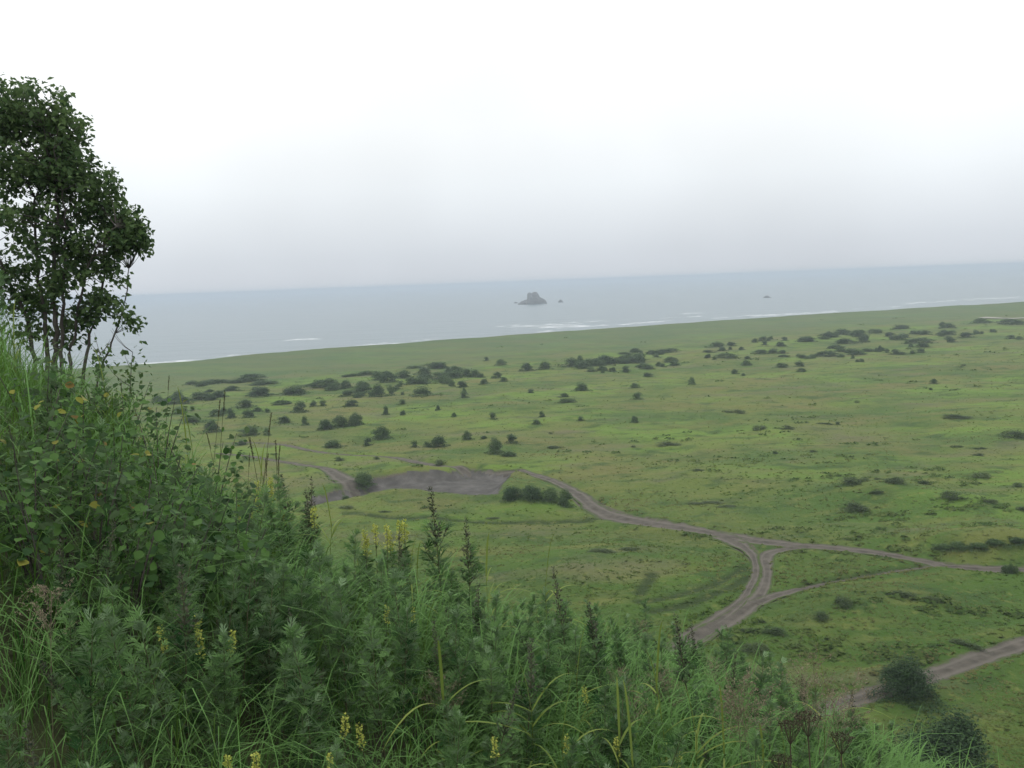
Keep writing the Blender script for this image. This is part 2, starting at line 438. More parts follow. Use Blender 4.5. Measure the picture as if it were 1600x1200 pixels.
def catmull(P, step):
    P = np.asarray(P, float); out = []
    Q = np.vstack([2 * P[0] - P[1], P, 2 * P[-1] - P[-2]])
    for i in range(1, len(Q) - 2):
        n = max(2, int(np.linalg.norm(Q[i + 1] - Q[i]) / step))
        t = np.arange(n)[:, None] / n
        out.append(.5 * ((2 * Q[i]) + (-Q[i - 1] + Q[i + 1]) * t + (2 * Q[i - 1] - 5 * Q[i] + 4 * Q[i + 1] - Q[i + 2]) * t ** 2
                         + (-Q[i - 1] + 3 * Q[i] - 3 * Q[i + 1] + Q[i + 2]) * t ** 3))
    out.append(P[-1:]); return np.concatenate(out)
# (x, y, half width in metres)
ROADS = {
 'main': [(330, 694, .9), (388, 691, 1.2), (445, 694, 1.2), (480, 701, 1.2), (524, 708, .9), (581, 712, .8), (620, 716, 1.2), (664, 725, 1.4), (716, 733, 1.5),
          (770, 737, 1.4), (804, 738, 1.4), (839, 743, 1.5), (874, 755, 1.6), (900, 769, 1.9), (926, 789, 2.6), (960, 804, 3.2), (1009, 815, 2.2), (1066, 824, 1.9), (1119, 834, 2.0),
          (1171, 845, 2.3), (1232, 854, 1.7), (1294, 859, 1.5), (1359, 866, 1.4), (1425, 876, 1.3), (1477, 884, 1.3), (1521, 889, 1.6), (1600, 891, 1.6), (1700, 889, 1.6)],
 'left_wheel': [(1112, 832, 1.4), (1136, 842, 2.0), (1160, 856, 1.8), (1174, 869, 1.2), (1180, 884, .66), (1180, 901, .6), (1172, 922, .6), (1158, 944, .75), (1136, 963, 1.2), (1110, 982, 1.5), (1090, 996, 1.6), (1060, 1016, 1.6), (1010, 1050, 1.6), (950, 1090, 1.6)],
 'right_wheel': [(1262, 859, .8), (1238, 860, 1.1), (1216, 864, 1.1), (1201, 869, 1.2), (1195, 878, 1.0), (1198, 892, .8), (1198, 908, .8), (1192, 926, .95), (1179, 945, 1.4), (1150, 966, 1.6), (1120, 985, 1.6), (1090, 1004, 1.6), (1060, 1024, 1.6), (1010, 1058, 1.6), (950, 1098, 1.6)],
 'side': [(1180, 948, 1.2), (1206, 938, 1.2), (1228, 931, .9), (1250, 924, .6), (1290, 914, .36), (1337, 905, .3), (1403, 893, .3), (1450, 887, .4)],
 'lower': [(1720, 960, 1.6), (1600, 1001, 1.6), (1534, 1022, 1.6), (1469, 1046, 1.6), (1420, 1063, 1.6), (1377, 1079, 1.6), (1316, 1099, 1.6), (1272, 1115, 1.6), (1220, 1136, 1.6), (1150, 1165, 1.6), (1060, 1200, 1.6)],
 'pit_track': [(340, 708, 1.0), (388, 712, 1.2), (430, 719, 1.2), (470, 726, 1.2), (505, 731, 1.5), (525, 741, 2.4), (545, 755, 3.0), (560, 764, 3.4)],
}
FAINT = [ # grassy ruts in the meadow: pixels
 [(1256, 922), (1337, 905), (1403, 893), (1477, 884)],
 [(540, 805), (620, 811), (720, 815), (820, 815), (900, 812), (960, 806)],
 [(1172, 905), (1130, 930), (1080, 950), (1020, 963)], [(1160, 895), (1110, 921), (1060, 938), (1000, 948)],
 [(1020, 905), (1000, 935)],
]
PIT_PX = [(470, 796), (486, 785), (500, 778), (520, 772), (545, 766), (566, 759), (590, 750), (625, 749), (660, 747), (695, 745), (722, 740), (740, 738), (772, 741), (806, 743),
          (796, 756), (786, 772), (780, 786), (752, 785), (716, 783), (690, 781), (664, 779), (630, 776), (600, 776), (570, 782), (540, 789), (512, 796), (488, 802)]
pit = np.array([at_z(px, py, -.6)[:2] for px, py in PIT_PX])
roads = {}
for k, L in ROADS.items():
    P = np.array([[*at_z(x, y)[:2], w * .66] for x, y, w in L])
    roads[k] = catmull(P, 1.2)
faint = [catmull(np.array([at_z(x, y)[:2] for x, y in L]), 3.0) for L in FAINT]
def inside(P, poly):
    r = np.zeros(len(P), bool); j = len(poly) - 1
    for i in range(len(poly)):
        a, b = poly[i], poly[j]
        c = ((a[1] > P[:, 1]) != (b[1] > P[:, 1])) & (P[:, 0] < (b[0] - a[0]) * (P[:, 1] - a[1]) / (b[1] - a[1] + 1e-12) + a[0])
        r ^= c; j = i
    return r
BUMPS = [ # low swells and banks: pixel, height m, radius m
 (1340, 778, .9, 6), (1400, 776, .8, 5), (1490, 796, .8, 5), (835, 770, 1.1, 5.5), (860, 785, .8, 5), (1540, 870, 1.1, 7), (1590, 868, 1.0, 7), (660, 735, .6, 6),
 (900, 905, .6, 5), (960, 880, .5, 6), (1316, 960, .7, 4), (1200, 1000, .6, 4), (1420, 940, .6, 5), (780, 690, .6, 6), (1130, 740, .5, 8), (1490, 650, .8, 9), (610, 665, .6, 6), (640, 720, .7, 6)]
bump_w = [(*at_z(x, y)[:2], h, r) for x, y, h, r in BUMPS]
def plain_fields(x, y):
    P = np.stack([np.ravel(x), np.ravel(y)], 1).astype(float)
    dr = np.full(len(P), 1e9); near = np.full(len(P), 1e9)
    for L in roads.values():
        d, _, w = poly_dist(P, L[:, :2], L[:, 2])
        near = np.minimum(near, d - w); dr = np.minimum(dr, d)
    df = np.full(len(P), 1e9)
    for L in faint:
        df = np.minimum(df, poly_dist(P, L)[0])
    ds, sg, _ = poly_dist(P, shore)
    s = -ds * sg                     # positive on the land side (right of the line)
    pin = inside(P, pit)
    dp = poly_dist(P, np.vstack([pit, pit[:1]]))[0]
    sp = np.where(pin, -dp, dp)      # negative inside the pit
    return P, near, df, s, sp
def plain_h(x, y, fields=None):
    P, near, df, s, sp = fields or plain_fields(x, y)
    X, Y = P[:, 0], P[:, 1]
    calm = sstep(.2, 3.5, near)
    h = .9 * fbm(X / 55, Y / 55, 2, 3)
    h = h + calm * (.55 * fbm(X / 13, Y / 13, 2, 11) + .42 * np.abs(fbm(X / 6, Y / 6, 2, 23)) + .10 * fbm(X / 1.6, Y / 1.6, 2, 31))
    for bx, by, bh, br in bump_w:
        h = h + calm * bh * np.exp(-((X - bx) ** 2 + (Y - by) ** 2) / (br * br))
    h = h + .28 * np.exp(-((near - 1.0) / .7) ** 2) * (1 + vnoise(X / 4, Y / 4, 5))         # low verge beside the tracks
    h = h - .18 * np.exp(-(df / .6) ** 2)
    h = h - (1.25 + .4 * vnoise(X / 9, Y / 9, 8)) * (1 - sstep(-2.2, .6, sp)) + .35 * np.exp(-((sp - 1.2) / 1.2) ** 2)
    far = sstep(25, 120, s)
    h = h * (.35 + .65 * far)
    berm = 1.5 * (1 - sstep(10, 90, s)) + .35 * fbm(X / 30, Y / 30, 2, 77) * (1 - sstep(20, 120, s))
    h = h + berm
    h = np.where(s < 4, h + (-8 - h) * sstep(4, -34, s), h)
    return h
def ring_grid():
    rad = np.concatenate([np.exp(np.linspace(math.log(22), math.log(330), 430)), np.linspace(333, 900, 190), np.exp(np.linspace(math.log(910), math.log(2600), 40))])
    ang = np.radians(np.concatenate([np.linspace(-80, -34, 90)[:-1], np.linspace(-34, 34, 330), np.linspace(34, 80, 90)[1:]]))
    A, R_ = np.meshgrid(ang, rad)
    return R_ * np.sin(A), R_ * np.cos(A)
gx, gy = ring_grid()
fl = plain_fields(gx, gy)
hz = plain_h(gx, gy, fl)
_, nearv, dfv, sv, spv = fl
hz_ground = hz - .16 * (1 - sstep(-.45, 0.0, nearv)) - .16 * (1 - sstep(-1.0, -.3, spv))
ny, nx = gx.shape
I = np.arange(ny * nx).reshape(ny, nx)
Fq = np.stack([I[:-1, :-1], I[:-1, 1:], I[1:, 1:], I[1:, :-1]], -1).reshape(-1, 4)[:, ::-1]
keep = ~((sv[Fq] < -60).all(1))
me = mesh_data('meadow', np.stack([gx.ravel(), gy.ravel(), hz_ground], 1), Fq[keep], MAT['meadow'], None, True)
bare = np.maximum(1 - sstep(-.5, .45, nearv), 1 - sstep(-.8, .5, spv)) + .12 * np.exp(-(dfv / .7) ** 2)
attr_set(me, 'bare', bare)
attr_set(me, 'rut', np.exp(-(dfv / .65) ** 2))
attr_set(me, 'lush', 1 - sstep(70, 150, np.hypot(gx, gy).ravel()))
attr_set(me, 'fresh', (1 - sstep(60, 150, sv)) * sstep(-2, 8, sv))
attr_set(me, 'sandy', 1 - sstep(-6, 1, sv))
tag(link('meadow', me), 'flat green coastal meadow reaching to the shore', kind='structure')

def ribbon(name, L, off, label):
    pts = catmull(L[:, :2], .45); w = np.interp(np.linspace(0, 1, len(pts)), np.linspace(0, 1, len(L)), L[:, 2])
    tg = np.gradient(pts, axis=0); tg = tg / np.linalg.norm(tg, axis=1, keepdims=True)
    nr = np.stack([-tg[:, 1], tg[:, 0]], 1)
    K = 13
    cs = np.linspace(-1, 1, K)
    s_ = np.cumsum(np.r_[0, np.linalg.norm(np.diff(pts, axis=0), axis=1)])
    wl = w * (1 + .45 * fbm(s_ / 2.5, s_ * 0 + off * 900, 3, 40)); wr = w * (1 + .45 * fbm(s_ / 2.5, s_ * 0 + off * 700 + 9, 3, 41))
    off_w = np.where(cs[None] < 0, cs[None] * wl[:, None], cs[None] * wr[:, None])
    XY = pts[:, None] + nr[:, None] * off_w[..., None]
    x, y = XY[..., 0].ravel(), XY[..., 1].ravel()
    z = plain_h(x, y) + off
    cc = np.tile(cs, len(pts))
    z = z - .07 * np.exp(-((np.abs(cc) - .5) / .16) ** 2) * min(1, float(np.mean(w))) - .05 * (np.abs(cc) > .95)   # wheel ruts
    n = len(pts); J = np.arange(n * K).reshape(n, K)
    Fr = np.stack([J[:-1, :-1], J[:-1, 1:], J[1:, 1:], J[1:, :-1]], -1).reshape(-1, 4)[:, ::-1]
    rm_ = mesh_data(name, np.stack([x, y, z], 1), Fr, MAT['road'], None, True)
    attr_set(rm_, 'edge', np.abs(cc) ** 1.5 * .9); attr_set(rm_, 'wheel', np.exp(-((np.abs(cc) - .5) / .22) ** 2))
    o = link(name, rm_)
    tag(o, label, kind='structure'); return o
ribbon('dirt_road', roads['main'], .040, 'grey dirt road winding across the meadow')
ribbon('wheel_track', roads['left_wheel'], .050, 'outer curved wheel track turning off the dirt road')
ribbon('wheel_track', roads['right_wheel'], .060, 'inner curved wheel track turning off the dirt road')
ribbon('dirt_path', roads['side'], .070, 'short worn dirt spur beside the curved wheel tracks')
ribbon('dirt_road', roads['lower'], .044, 'straight grey dirt road passing the big round bush')
ribbon('dirt_path', roads['pit_track'], .056, 'dirt path leading into the gravel pit')
# gravel pit floor
mn, mx = pit.min(0) - 1, pit.max(0) + 1
px_, py_ = np.meshgrid(np.arange(mn[0], mx[0], .55), np.arange(mn[1], mx[1], .55))
pf = plain_fields(px_, py_); pz = plain_h(px_, py_, pf) + .03 + .10 * fbm(px_.ravel() / 2.2, py_.ravel() / 2.2, 3, 55)
ny, nx = px_.shape; I = np.arange(ny * nx).reshape(ny, nx)
Fp = np.stack([I[:-1, :-1], I[:-1, 1:], I[1:, 1:], I[1:, :-1]], -1).reshape(-1, 4)
edge = pf[4] + .9 * fbm(px_.ravel() / 3, py_.ravel() / 3, 3, 56)
Fp = Fp[(edge[Fp] < -.1).all(1)]
used = np.unique(Fp); rm = np.full(ny * nx, -1); rm[used] = np.arange(len(used))
tag(link('gravel_pit', mesh_data('gravel_pit', np.stack([px_.ravel(), py_.ravel(), pz], 1)[used], rm[Fp], MAT['gravel'], None, True)),
    'shallow bare grey gravel pit in the meadow', kind='structure')
# pale sand flat far right
sp0 = [at_z(x, y, 1.0) for x, y in ((1528, 494.2), (1545, 492.8), (1570, 492.6), (1600, 491.8), (1640, 490.6), (1640, 493.0), (1600, 494.0), (1575, 495.6), (1555, 496.0), (1538, 495.4))]
sv_ = catmull(np.array([p[:2] for p in sp0 + sp0[:1]]), 3.0)
cen = sv_.mean(0); rings = [cen + (sv_ - cen) * r for r in (.02, .35, .7, 1.0)]
Vs = np.concatenate(rings); zz = np.max(plain_h(Vs[:, 0], Vs[:, 1])) + .05
nS = len(sv_)
Fs = [[r * nS + i, r * nS + i + 1, (r + 1) * nS + i + 1, (r + 1) * nS + i] for r in range(3) for i in range(nS - 1)]
zs = plain_h(Vs[:, 0], Vs[:, 1]) + .25
tag(link('sand_flat', mesh_data('sand_flat', np.column_stack([Vs, zs]), Fs, MAT['sand'], None, True)), 'pale bare sand flat near the shore', kind='structure')

# sea
sx = np.array([-15000, -6000, -2500, -1000, 0, 1000, 2500, 6000, 15000.0]); sy = np.array([-300, 200, 600, 1200, 2500, 5000, 9000, 15000.0])
SX, SY = np.meshgrid(sx, sy); I = np.arange(SX.size).reshape(SX.shape)
Fz = np.stack([I[:-1, :-1], I[:-1, 1:], I[1:, 1:], I[1:, :-1]], -1).reshape(-1, 4)
tag(link('sea', mesh_data('sea', np.stack([SX.ravel(), SY.ravel(), np.full(SX.size, SEA)], 1), Fz, MAT['sea'])), 'calm grey sea fading into the misty horizon', kind='structure')

# surf: many flat irregular foam streaks lying along the breakers
SURF = [(800, 906, 511.5, 508.5, 26, 3.0), (840, 905, 512.5, 510.5, 22, 1.6), (870, 945, 512.5, 508.3, 18, 1.6), (845, 862, 518.2, 517, 6, 1.2), (780, 905, 509.5, 506.5, 12, 1.2),
        (960, 1045, 508.5, 501.5, 22, 1.6), (1060, 1100, 490.5, 489, 10, 1.2), (1110, 1200, 497.5, 491.5, 16, 1.2), (1180, 1310, 494.5, 486.8, 34, 1.8), (1290, 1420, 486, 478.5, 10, 1.0),
        (1405, 1500, 474.6, 470, 18, 1.6), (1480, 1610, 470, 463.5, 34, 2.2), (455, 496, 531.6, 529.6, 9, 1.2), (215, 300, 569.3, 564.5, 22, 1.8), (300, 400, 562, 552, 3, .8),
        (560, 625, 540, 536.5, 12, 1.4), (640, 760, 533, 525, 5, .8), (880, 960, 504.5, 501.5, 8, 1.0), (1000, 1100, 499, 494, 8, .9)]
g = Geo()
for x0, x1, y0, y1, n, th in SURF:
    for _ in range(n):
        t = rng.random(); px = x0 + (x1 - x0) * t; py = y0 + (y1 - y0) * t + rng.normal() * th * .4
        c = at_z(px, py, SEA)
        if -1 * poly_dist(c[None, :2], shore)[0][0] * poly_dist(c[None, :2], shore)[1][0] > -18: c = c + np.array([-14, 22, 0])
        a = at_z(x0, y0, SEA); b = at_z(x1, y1, SEA); dr = norm((b - a)[None])[0]
        ln = rng.uniform(2, 9); wd = rng.uniform(.25, .85) * (.5 + .4 * th)
        k = 14; ang = np.arange(k) * 2 * math.pi / k; rr = 1 + .45 * rng.normal(size=k) * .6
        pn = np.array([-dr[1], dr[0], 0])
        ring = c + dr * (np.cos(ang) * ln * rr)[:, None] + pn * (np.sin(ang) * wd * rr + .15 * ln * np.cos(ang) ** 2 * .3)[:, None]
        zc = .12 + .4 * rng.random()
        V = np.vstack([ring, c + np.array([0, 0, 0])]); V[:, 2] = SEA + .03 + .0; V[-1, 2] = SEA + zc
        g.add(V, [[i, (i + 1) % k, k] for i in range(k)])
tag(link('surf', g.data('surf', MAT['foam'], True)), 'broken white surf lines along the shore', kind='stuff')

# ------------------------------------------------------------------ sea rocks
def rock(name, px, py, wpx, hpx, prof, label, seed, depth=.7):
    c = at_z(px, py, SEA); D = c[1]
    w = wpx / F * np.linalg.norm(c - CAM); h = hpx / F * np.linalg.norm(c - CAM)
    nu, nv = 64, 36
    u = np.linspace(0, 1, nu); v = np.linspace(-1, 1, nv)
    U, Vv = np.meshgrid(u, v)
    pr = np.interp(U, [p[0] for p in prof], [p[1] for p in prof])
    q = np.sqrt(np.clip(1 - (np.abs(Vv) / (.35 + .65 * np.clip(pr + .25, 0, 1))) ** 2.4, 0, 1))
    H = pr * q * (1 + .12 * fbm(U * 9, Vv * 5, 4, seed)) + .10 * fbm(U * 22, Vv * 14, 3, seed + 3) * (pr > .03)
    H = np.floor(H * 11) / 11 * .45 + H * .55
    X = (U - .5) * w + .02 * w * fbm(U * 14, Vv * 9, 2, seed + 5); Y = Vv * w * .5 * depth + .03 * w * fbm(U * 12, Vv * 12, 2, seed + 6)
    Z = H * h - .02 * h - 1.0 * (H < .02)
    I = np.arange(nu * nv).reshape(nv, nu)
    Fr = np.stack([I[:-1, :-1], I[:-1, 1:], I[1:, 1:], I[1:, :-1]], -1).reshape(-1, 4)
    o = link(name, mesh_data(name, np.stack([X.ravel(), Y.ravel(), Z.ravel()], 1), Fr, MAT['rock']))
    o.location = (c[0], c[1], SEA)
    return tag(o, label, 'rock')
rock('sea_stack', 832, 475.2, 46, 18.5, [(0, 0), (.05, .16), (.16, .3), (.3, .42), (.335, .5), (.35, .95), (.42, 1.0), (.475, .88), (.52, 1.0), (.66, .98), (.71, .8), (.75, .55), (.86, .46), (.95, .3), (1, 0)],
     'large grey rocky sea stack with a blunt twin top', 5)
rock('sea_rock', 876, 472.4, 9, 4.5, [(0, 0), (.15, .5), (.45, 1), (.7, .8), (1, 0)], 'small dark rock in the water close beside the sea stack', 9)
rock('sea_rock', 806, 473.8, 8, 2.2, [(0, 0), (.2, .6), (.5, 1), (.8, .6), (1, 0)], 'low rock awash in foam at the foot of the sea stack', 12)
rock('sea_rock', 1199, 465.2, 14, 3.4, [(0, 0), (.12, .3), (.4, 1), (.6, .8), (.8, .3), (1, 0)], 'low dark lone rock in open water far from the stack', 15)

# ------------------------------------------------------------------ bushes on the plain
def bush_geo(seed, n=2600, lobes=9, leaf=.05, spread=.34, flat=1.0):
    """unit bush: about 1 wide, 1 high"""
    r = np.random.default_rng(seed); g = Geo()
    L = []
    for i in range(lobes):
        a = r.random() * 2 * math.pi; q = math.sqrt(r.random()) * spread
        L.append((q * math.cos(a), q * math.sin(a), r.uniform(.12, .58) * (1.1 - 1.3 * q), r.uniform(.15, .26)))
    L.append((0, 0, .42, .32)); L = np.array(L)
    idx = r.integers(0, len(L), n)
    d = norm(r.normal(size=(n, 3))); d[:, 2] = np.abs(d[:, 2]) * .9 - .25 * r.random(n); d = norm(d)
    rad = L[idx, 3] * (r.random(n) ** .35) * r.uniform(.85, 1.2, n)
    P = L[idx, :3] + d * rad[:, None] * np.array([1.05, 1.05, 1.15])
    P[:, 2] = np.clip(P[:, 2], .01, None)
    nrm = norm(d + .6 * r.normal(size=(n, 3)) + np.array([0, 0, .5])); dr = norm(np.cross(nrm, r.normal(size=(n, 3))) + .3 * d)
    m = n // 5; aa = r.random(m) * 6.28; qq = .62 * np.sqrt(r.random(m)) * (1 + .25 * np.sin(3 * aa + seed))          # low ragged skirt
    P[:m] = np.stack([qq * np.cos(aa), qq * np.sin(aa), r.random(m) * .3 * (1 - qq / .8)], 1)
    P[:, :2] /= 2 * np.percentile(np.hypot(P[:, 0], P[:, 1]), 97); P[:, 2] /= np.percentile(P[:, 2], 98.5)
    scatter(g, LEAF_V, LEAF_F, frames(dr, nrm), P, leaf * r.uniform(.7, 1.3, n), np.clip(r.normal(.5, .22, n) + .35 * (P[:, 2] - .5), 0, 1) * 0 + np.clip(r.normal(.5, .24, n), 0, 1))
    return g
def stem_geo(seed, k=7):
    r = np.random.default_rng(seed); g = Geo()
    for i in range(k):
        a = r.random() * 6.28; q = r.uniform(.1, .35)
        tube(g, bez((.04 * math.cos(a), .04 * math.sin(a), -.03), (.1 * math.cos(a), .1 * math.sin(a), .3), (q * math.cos(a), q * math.sin(a), r.uniform(.5, .8)), 6), np.linspace(.018, .005, 6), 5)
    return g
bush_me = [bush_geo(100 + i, 2200, 9 + i % 4, .075).data('bush_foliage', MAT['bush']) for i in range(8)]
heath_me = [bush_geo(200 + i, 1300, 9, .075, .42).data('heath_foliage', MAT['heath']) for i in range(5)]
big_me = [bush_geo(300 + i, 15000, 24, .036, .36).data('bush_foliage', MAT['bush_dark']) for i in range(3)]
mid_me = [bush_geo(320 + i, 5500, 15, .05, .36).data('bush_foliage', MAT['bush']) for i in range(3)]
stem_me = [stem_geo(400 + i).data('bush_stem', MAT['bark']) for i in range(3)]
BELT = [(312,626,40,14),(274,634,44,16),(326,602,50,9),(386,598,60,10),(406,620,40,16),(344,622,28,12),(364,612,24,9),(460,616,50,17),(410,602,48,8),(502,606,40,12),
 (382,638,32,14),(516,606,40,15),(542,606,18,14),(566,608,28,16),(544,618,28,11),(572,588,44,9),(592,596,28,14),(608,600,32,16),(628,592,32,13),(591,623,32,21),(622,608,14,10),
 (660,586,30,12),(680,578,52,11),(658,600,42,14),(688,594,36,14),(710,584,20,13),(726,588,28,13),(742,590,26,13),(722,606,18,12),(640,602,26,12),(700,600,20,10)]
MIDROW = [(822,580,28,14),(850,578,26,14),(890,572,34,15),(912,576,30,13),(946,568,44,15),(928,572,28,13),(980,566,32,14),(998,564,28,13),(940,579,18,9),(924,580,20,8),(957,580,14,8),(978,579,19,9),
 (1004,574,16,9),(1046,552,46,9),(1018,555,20,8),(1025,560,14,7),(1030,570,14,8),(1054,569,22,8)]
FARROW = [(1117,542,34,9),(1144,541,16,7),(1128,550,16,8),(1159,547,12,6),(1134,562,38,10),(1107,561,11,7),(1166,570,20,9),(1180,538,12,7),(1193,536,16,8),(1188,554,30,8),(1208,552,22,9),(1220,542,16,8),
 (1260,536,28,9),(1290,530,30,9),(1316,526,40,10),(1340,528,30,10),(1324,538,40,9),(1348,536,24,10),(1254,560,16,7),(1268,559,12,7),(1292,556,38,10),(1332,550,36,9),(1314,558,14,6),(1332,561,8,6),
 (1346,566,10,6),(1390,528,20,8),(1408,516,34,8),(1408,534,24,10),(1438,538,44,10),(1446,526,24,8),(1474,526,22,8),(1484,514,20,8),(1488,536,16,8),(1510,529,26,9),(1524,524,10,7),(1550,521,10,6),
 (1578,508,40,9),(1579,531,16,7),(1375,546,9,8),(1398,554,14,9),(1422,543,8,6),(1438,552,18,7),(1249,574,18,10),(1220,576,22,9)]
LONE = [(338,654,24,13),(362,656,16,18),(388,656,24,15),(300,642,10,8),(304,662,38,12),(280,648,26,12),(402,642,20,8),(418,644,12,8),(440,632,34,9),(468,644,26,20),(490,635,14,10),(505,635,14,11),
 (442,664,26,12),(477,666,12,15),(330,680,34,20),(390,682,42,17),(417,682,12,13),(379,695,18,8),(660,622,40,17),(726,623,17,14),(758,602,18,10),(776,592,18,11),(788,598,15,8),(760,565,10,7),(783,572,20,11),
 (549,638,26,12),(603,649,11,16),(628,633,14,9),(630,650,12,8),(684,644,9,9),(709,653,11,8),(770,657,14,13),(596,685,32,22),(575,694,16,15),(520,698,36,14),(647,699,14,12),(688,700,34,20),(668,698,16,10),
 (731,690,18,16),(800,696,22,16),(756,690,12,6),(539,770,16,11),(909,615,28,14),(830,618,13,8),(880,624,20,8),(884,632,32,9),(993,609,18,9),(996,627,20,13),(1081,603,14,13),(847,654,12,11),
 (838,665,17,9),(908,660,14,8),(991,661,15,12),(1149,583,14,9),(1161,586,8,5),(1012,587,20,8),(1459,598,13,8),(1454,608,7,4),(1211,713,10,6),(1309,663,8,5)]
LOW = [(860,678,8,4),(1042,696,50,9),(990,698,9,4),(866,702,28,6),(1146,647,36,8),(1188,672,24,10),(1230,673,26,8),(1288,664,28,4),(1339,631,9,5),(1272,710,12,5),(1506,574,9,4),(1492,658,50,8),(1584,688,44,14),
 (1328,778,40,14),(1376,766,18,7),(1348,774,20,8),(1400,780,36,12),(1444,766,22,8),(1488,800,40,14),(1542,802,26,8),(1532,752,26,11),(1334,804,46,16),(1370,789,24,7),(1592,768,20,8),(1530,702,16,5),(1494,700,20,5),
 (1530,714,20,6),(1596,808,20,8),(1282,985,28,14),(1316,968,34,18),(1178,1026,40,18),(1212,1008,40,14),(1412,948,44,13),(1456,952,30,11),(1512,1012,44,15),(1168,1000,30,10),(529,719,20,8),(587,720,13,7),(688,728,22,11),
 (690,775,26,7),(540,800,24,7),(600,805,26,6),(940,880,50,10),(985,872,40,9),(1100,788,50,6),(1130,792,40,6),(1090,744,24,5),(770,812,30,6)]
def thicken(L, n_extra, seed):
    r = np.random.default_rng(seed); out = list(L)
    for _ in range(n_extra):
        b = L[r.integers(0, len(L))]; k = r.uniform(.45, .9)
        out.append((b[0] + r.normal() * b[2] * .75, b[1] + r.normal() * b[3] * .35, max(8, b[2] * k), max(5, b[3] * r.uniform(.55, .95))))
    return out
BELT = thicken(BELT, 55, 1); MIDROW = thicken(MIDROW, 26, 2); FARROW = thicken(FARROW, 56, 3)
BANK = [(1472,873,34,11),(1496,876,40,14),(1526,878,40,13),(1558,877,40,12),(1590,876,34,12),(1625,876,30,12)]
def put_bush(b, me, name, label, cat, group, i, parts=False, sink=.06):
    px, py, w, h = b
    c = at_z(px, py); d = np.linalg.norm(c - CAM); sn = EYE / d
    W = w / F * d; H = max(h * .45, h - .38 * w * sn) / math.sqrt(1 - sn * sn) / F * d * .92
    gd = c[:2] / np.linalg.norm(c[:2]); c[:2] += gd * .36 * W * (1.0 if w / h < 2.2 else .6)
    z = float(plain_h(np.array([c[0]]), np.array([c[1]]))[0])
    sx_ = W * 1.08; sz_ = H
    rz = rng.random() * 6.28; sy_ = max(min(sx_, 3.2 * H), sx_ * .55) if w / h > 2.2 else sx_ * rng.uniform(.85, 1.1)
    if w / h > 2.2: rz = rng.uniform(-.35, .35) + math.atan2(-c[0], c[1]) * 1 + (math.pi if rng.random() < .5 else 0)
    if parts:
        o = empty(name, (c[0], c[1], z - sink)); o.rotation_euler[2] = rz; o.scale = (sx_, sy_, sz_)
        link('foliage', me, o); link('stem', stem_me[i % 3], o)
    else:
        o = link(name, me); o.location = (c[0], c[1], z - sink); o.rotation_euler[2] = rz; o.scale = (sx_, sy_, sz_)
    return tag(o, label, cat, group)
for i, b in enumerate(BELT): put_bush(b, bush_me[i % 8], 'shrub', 'dark green shrub in the thick belt that runs into the sea stack side of the meadow'.replace(' that runs into the sea stack side of the meadow', ' behind the gravel pit'), 'shrub', 'shrubs of the thick belt behind the gravel pit', i)
for i, b in enumerate(MIDROW): put_bush(b, bush_me[(i + 3) % 8], 'shrub', 'dark shrub in the dense strip on the meadow below the sea stack', 'shrub', 'shrubs of the strip below the sea stack', i)
for i, b in enumerate(FARROW): put_bush(b, bush_me[(i + 5) % 8], 'shrub', 'small hazy shrub in the farthest scattered thicket below the lone sea rock', 'shrub', 'shrubs of the farthest thicket', i)
for i, b in enumerate(LONE):
    size = 'tiny' if b[3] < 9 else 'wide' if b[2] > 23 else 'small'
    where = 'between the thick shrub belt and the head of the dirt road' if b[0] < 520 else 'on the open grass above the gravel pit' if b[0] < 820 else 'alone on the open meadow below the sea stack' if b[0] < 1120 else 'alone on the open meadow below the far thicket'
    put_bush(b, bush_me[(i * 3 + 1) % 8], 'shrub', size + ' rounded shrub ' + where, 'shrub', size + ' shrubs ' + where, i)
for i, b in enumerate(LOW):
    size = 'long flat' if b[2] > 27 else 'small'
    where = 'between the two dirt roads' if b[1] > 930 else 'on the ridge above the hedge' if b[0] > 1300 and b[1] > 695 else 'near the gravel pit' if b[0] < 1000 and b[1] > 700 else 'on the open middle meadow'
    put_bush(b, heath_me[i % 5], 'heath_clump', size + ' olive heath clump hugging the ground ' + where, 'heath clump', size + ' heath clumps ' + where, i)
for i, b in enumerate(BANK): put_bush(b, bush_me[(i + 2) % 8], 'shrub', 'dark low shrub in the hedge along the dirt road bank', 'shrub', 'hedge shrubs on the road bank', i)
for i, b in enumerate([(508,673,28,18),(533,669,30,20),(556,667,26,22)]): put_bush(b, mid_me[i], 'shrub', 'dark shrub in the short hedge of three above the gravel pit', 'shrub', 'short hedge of three', i, True)
for i, b in enumerate([(802,790,40,24),(832,793,40,26),(862,794,34,24)]): put_bush(b, mid_me[i], 'shrub', 'dense shrub on the green mound between gravel pit and dirt road', 'shrub', 'shrubs on the mound', i, True)
put_bush((883,797,26,30), mid_me[1], 'shrub', 'taller upright shrub at the road end of the green mound', 'shrub', None, 1, True)
put_bush((567,757,36,26), mid_me[0], 'shrub', 'round bright shrub standing in the mouth of the gravel pit', 'shrub', None, 0, True)
put_bush((773,711,28,28), mid_me[2], 'shrub', 'dark upright shrub with a low tail of scrub beside it', 'shrub', None, 2, True)
put_bush((794,714,30,10), mid_me[1], 'shrub', 'low tail of dark scrub trailing from the upright shrub', 'shrub', None, 1, True)
put_bush((1420,1104,84,63), big_me[0], 'round_bush', 'big round dark bush at the edge of the straight dirt road', 'bush', None, 0, True)
put_bush((1472,1256,134,118), big_me[1], 'round_bush', 'largest dark bush below the straight dirt road', 'bush', None, 1, True)
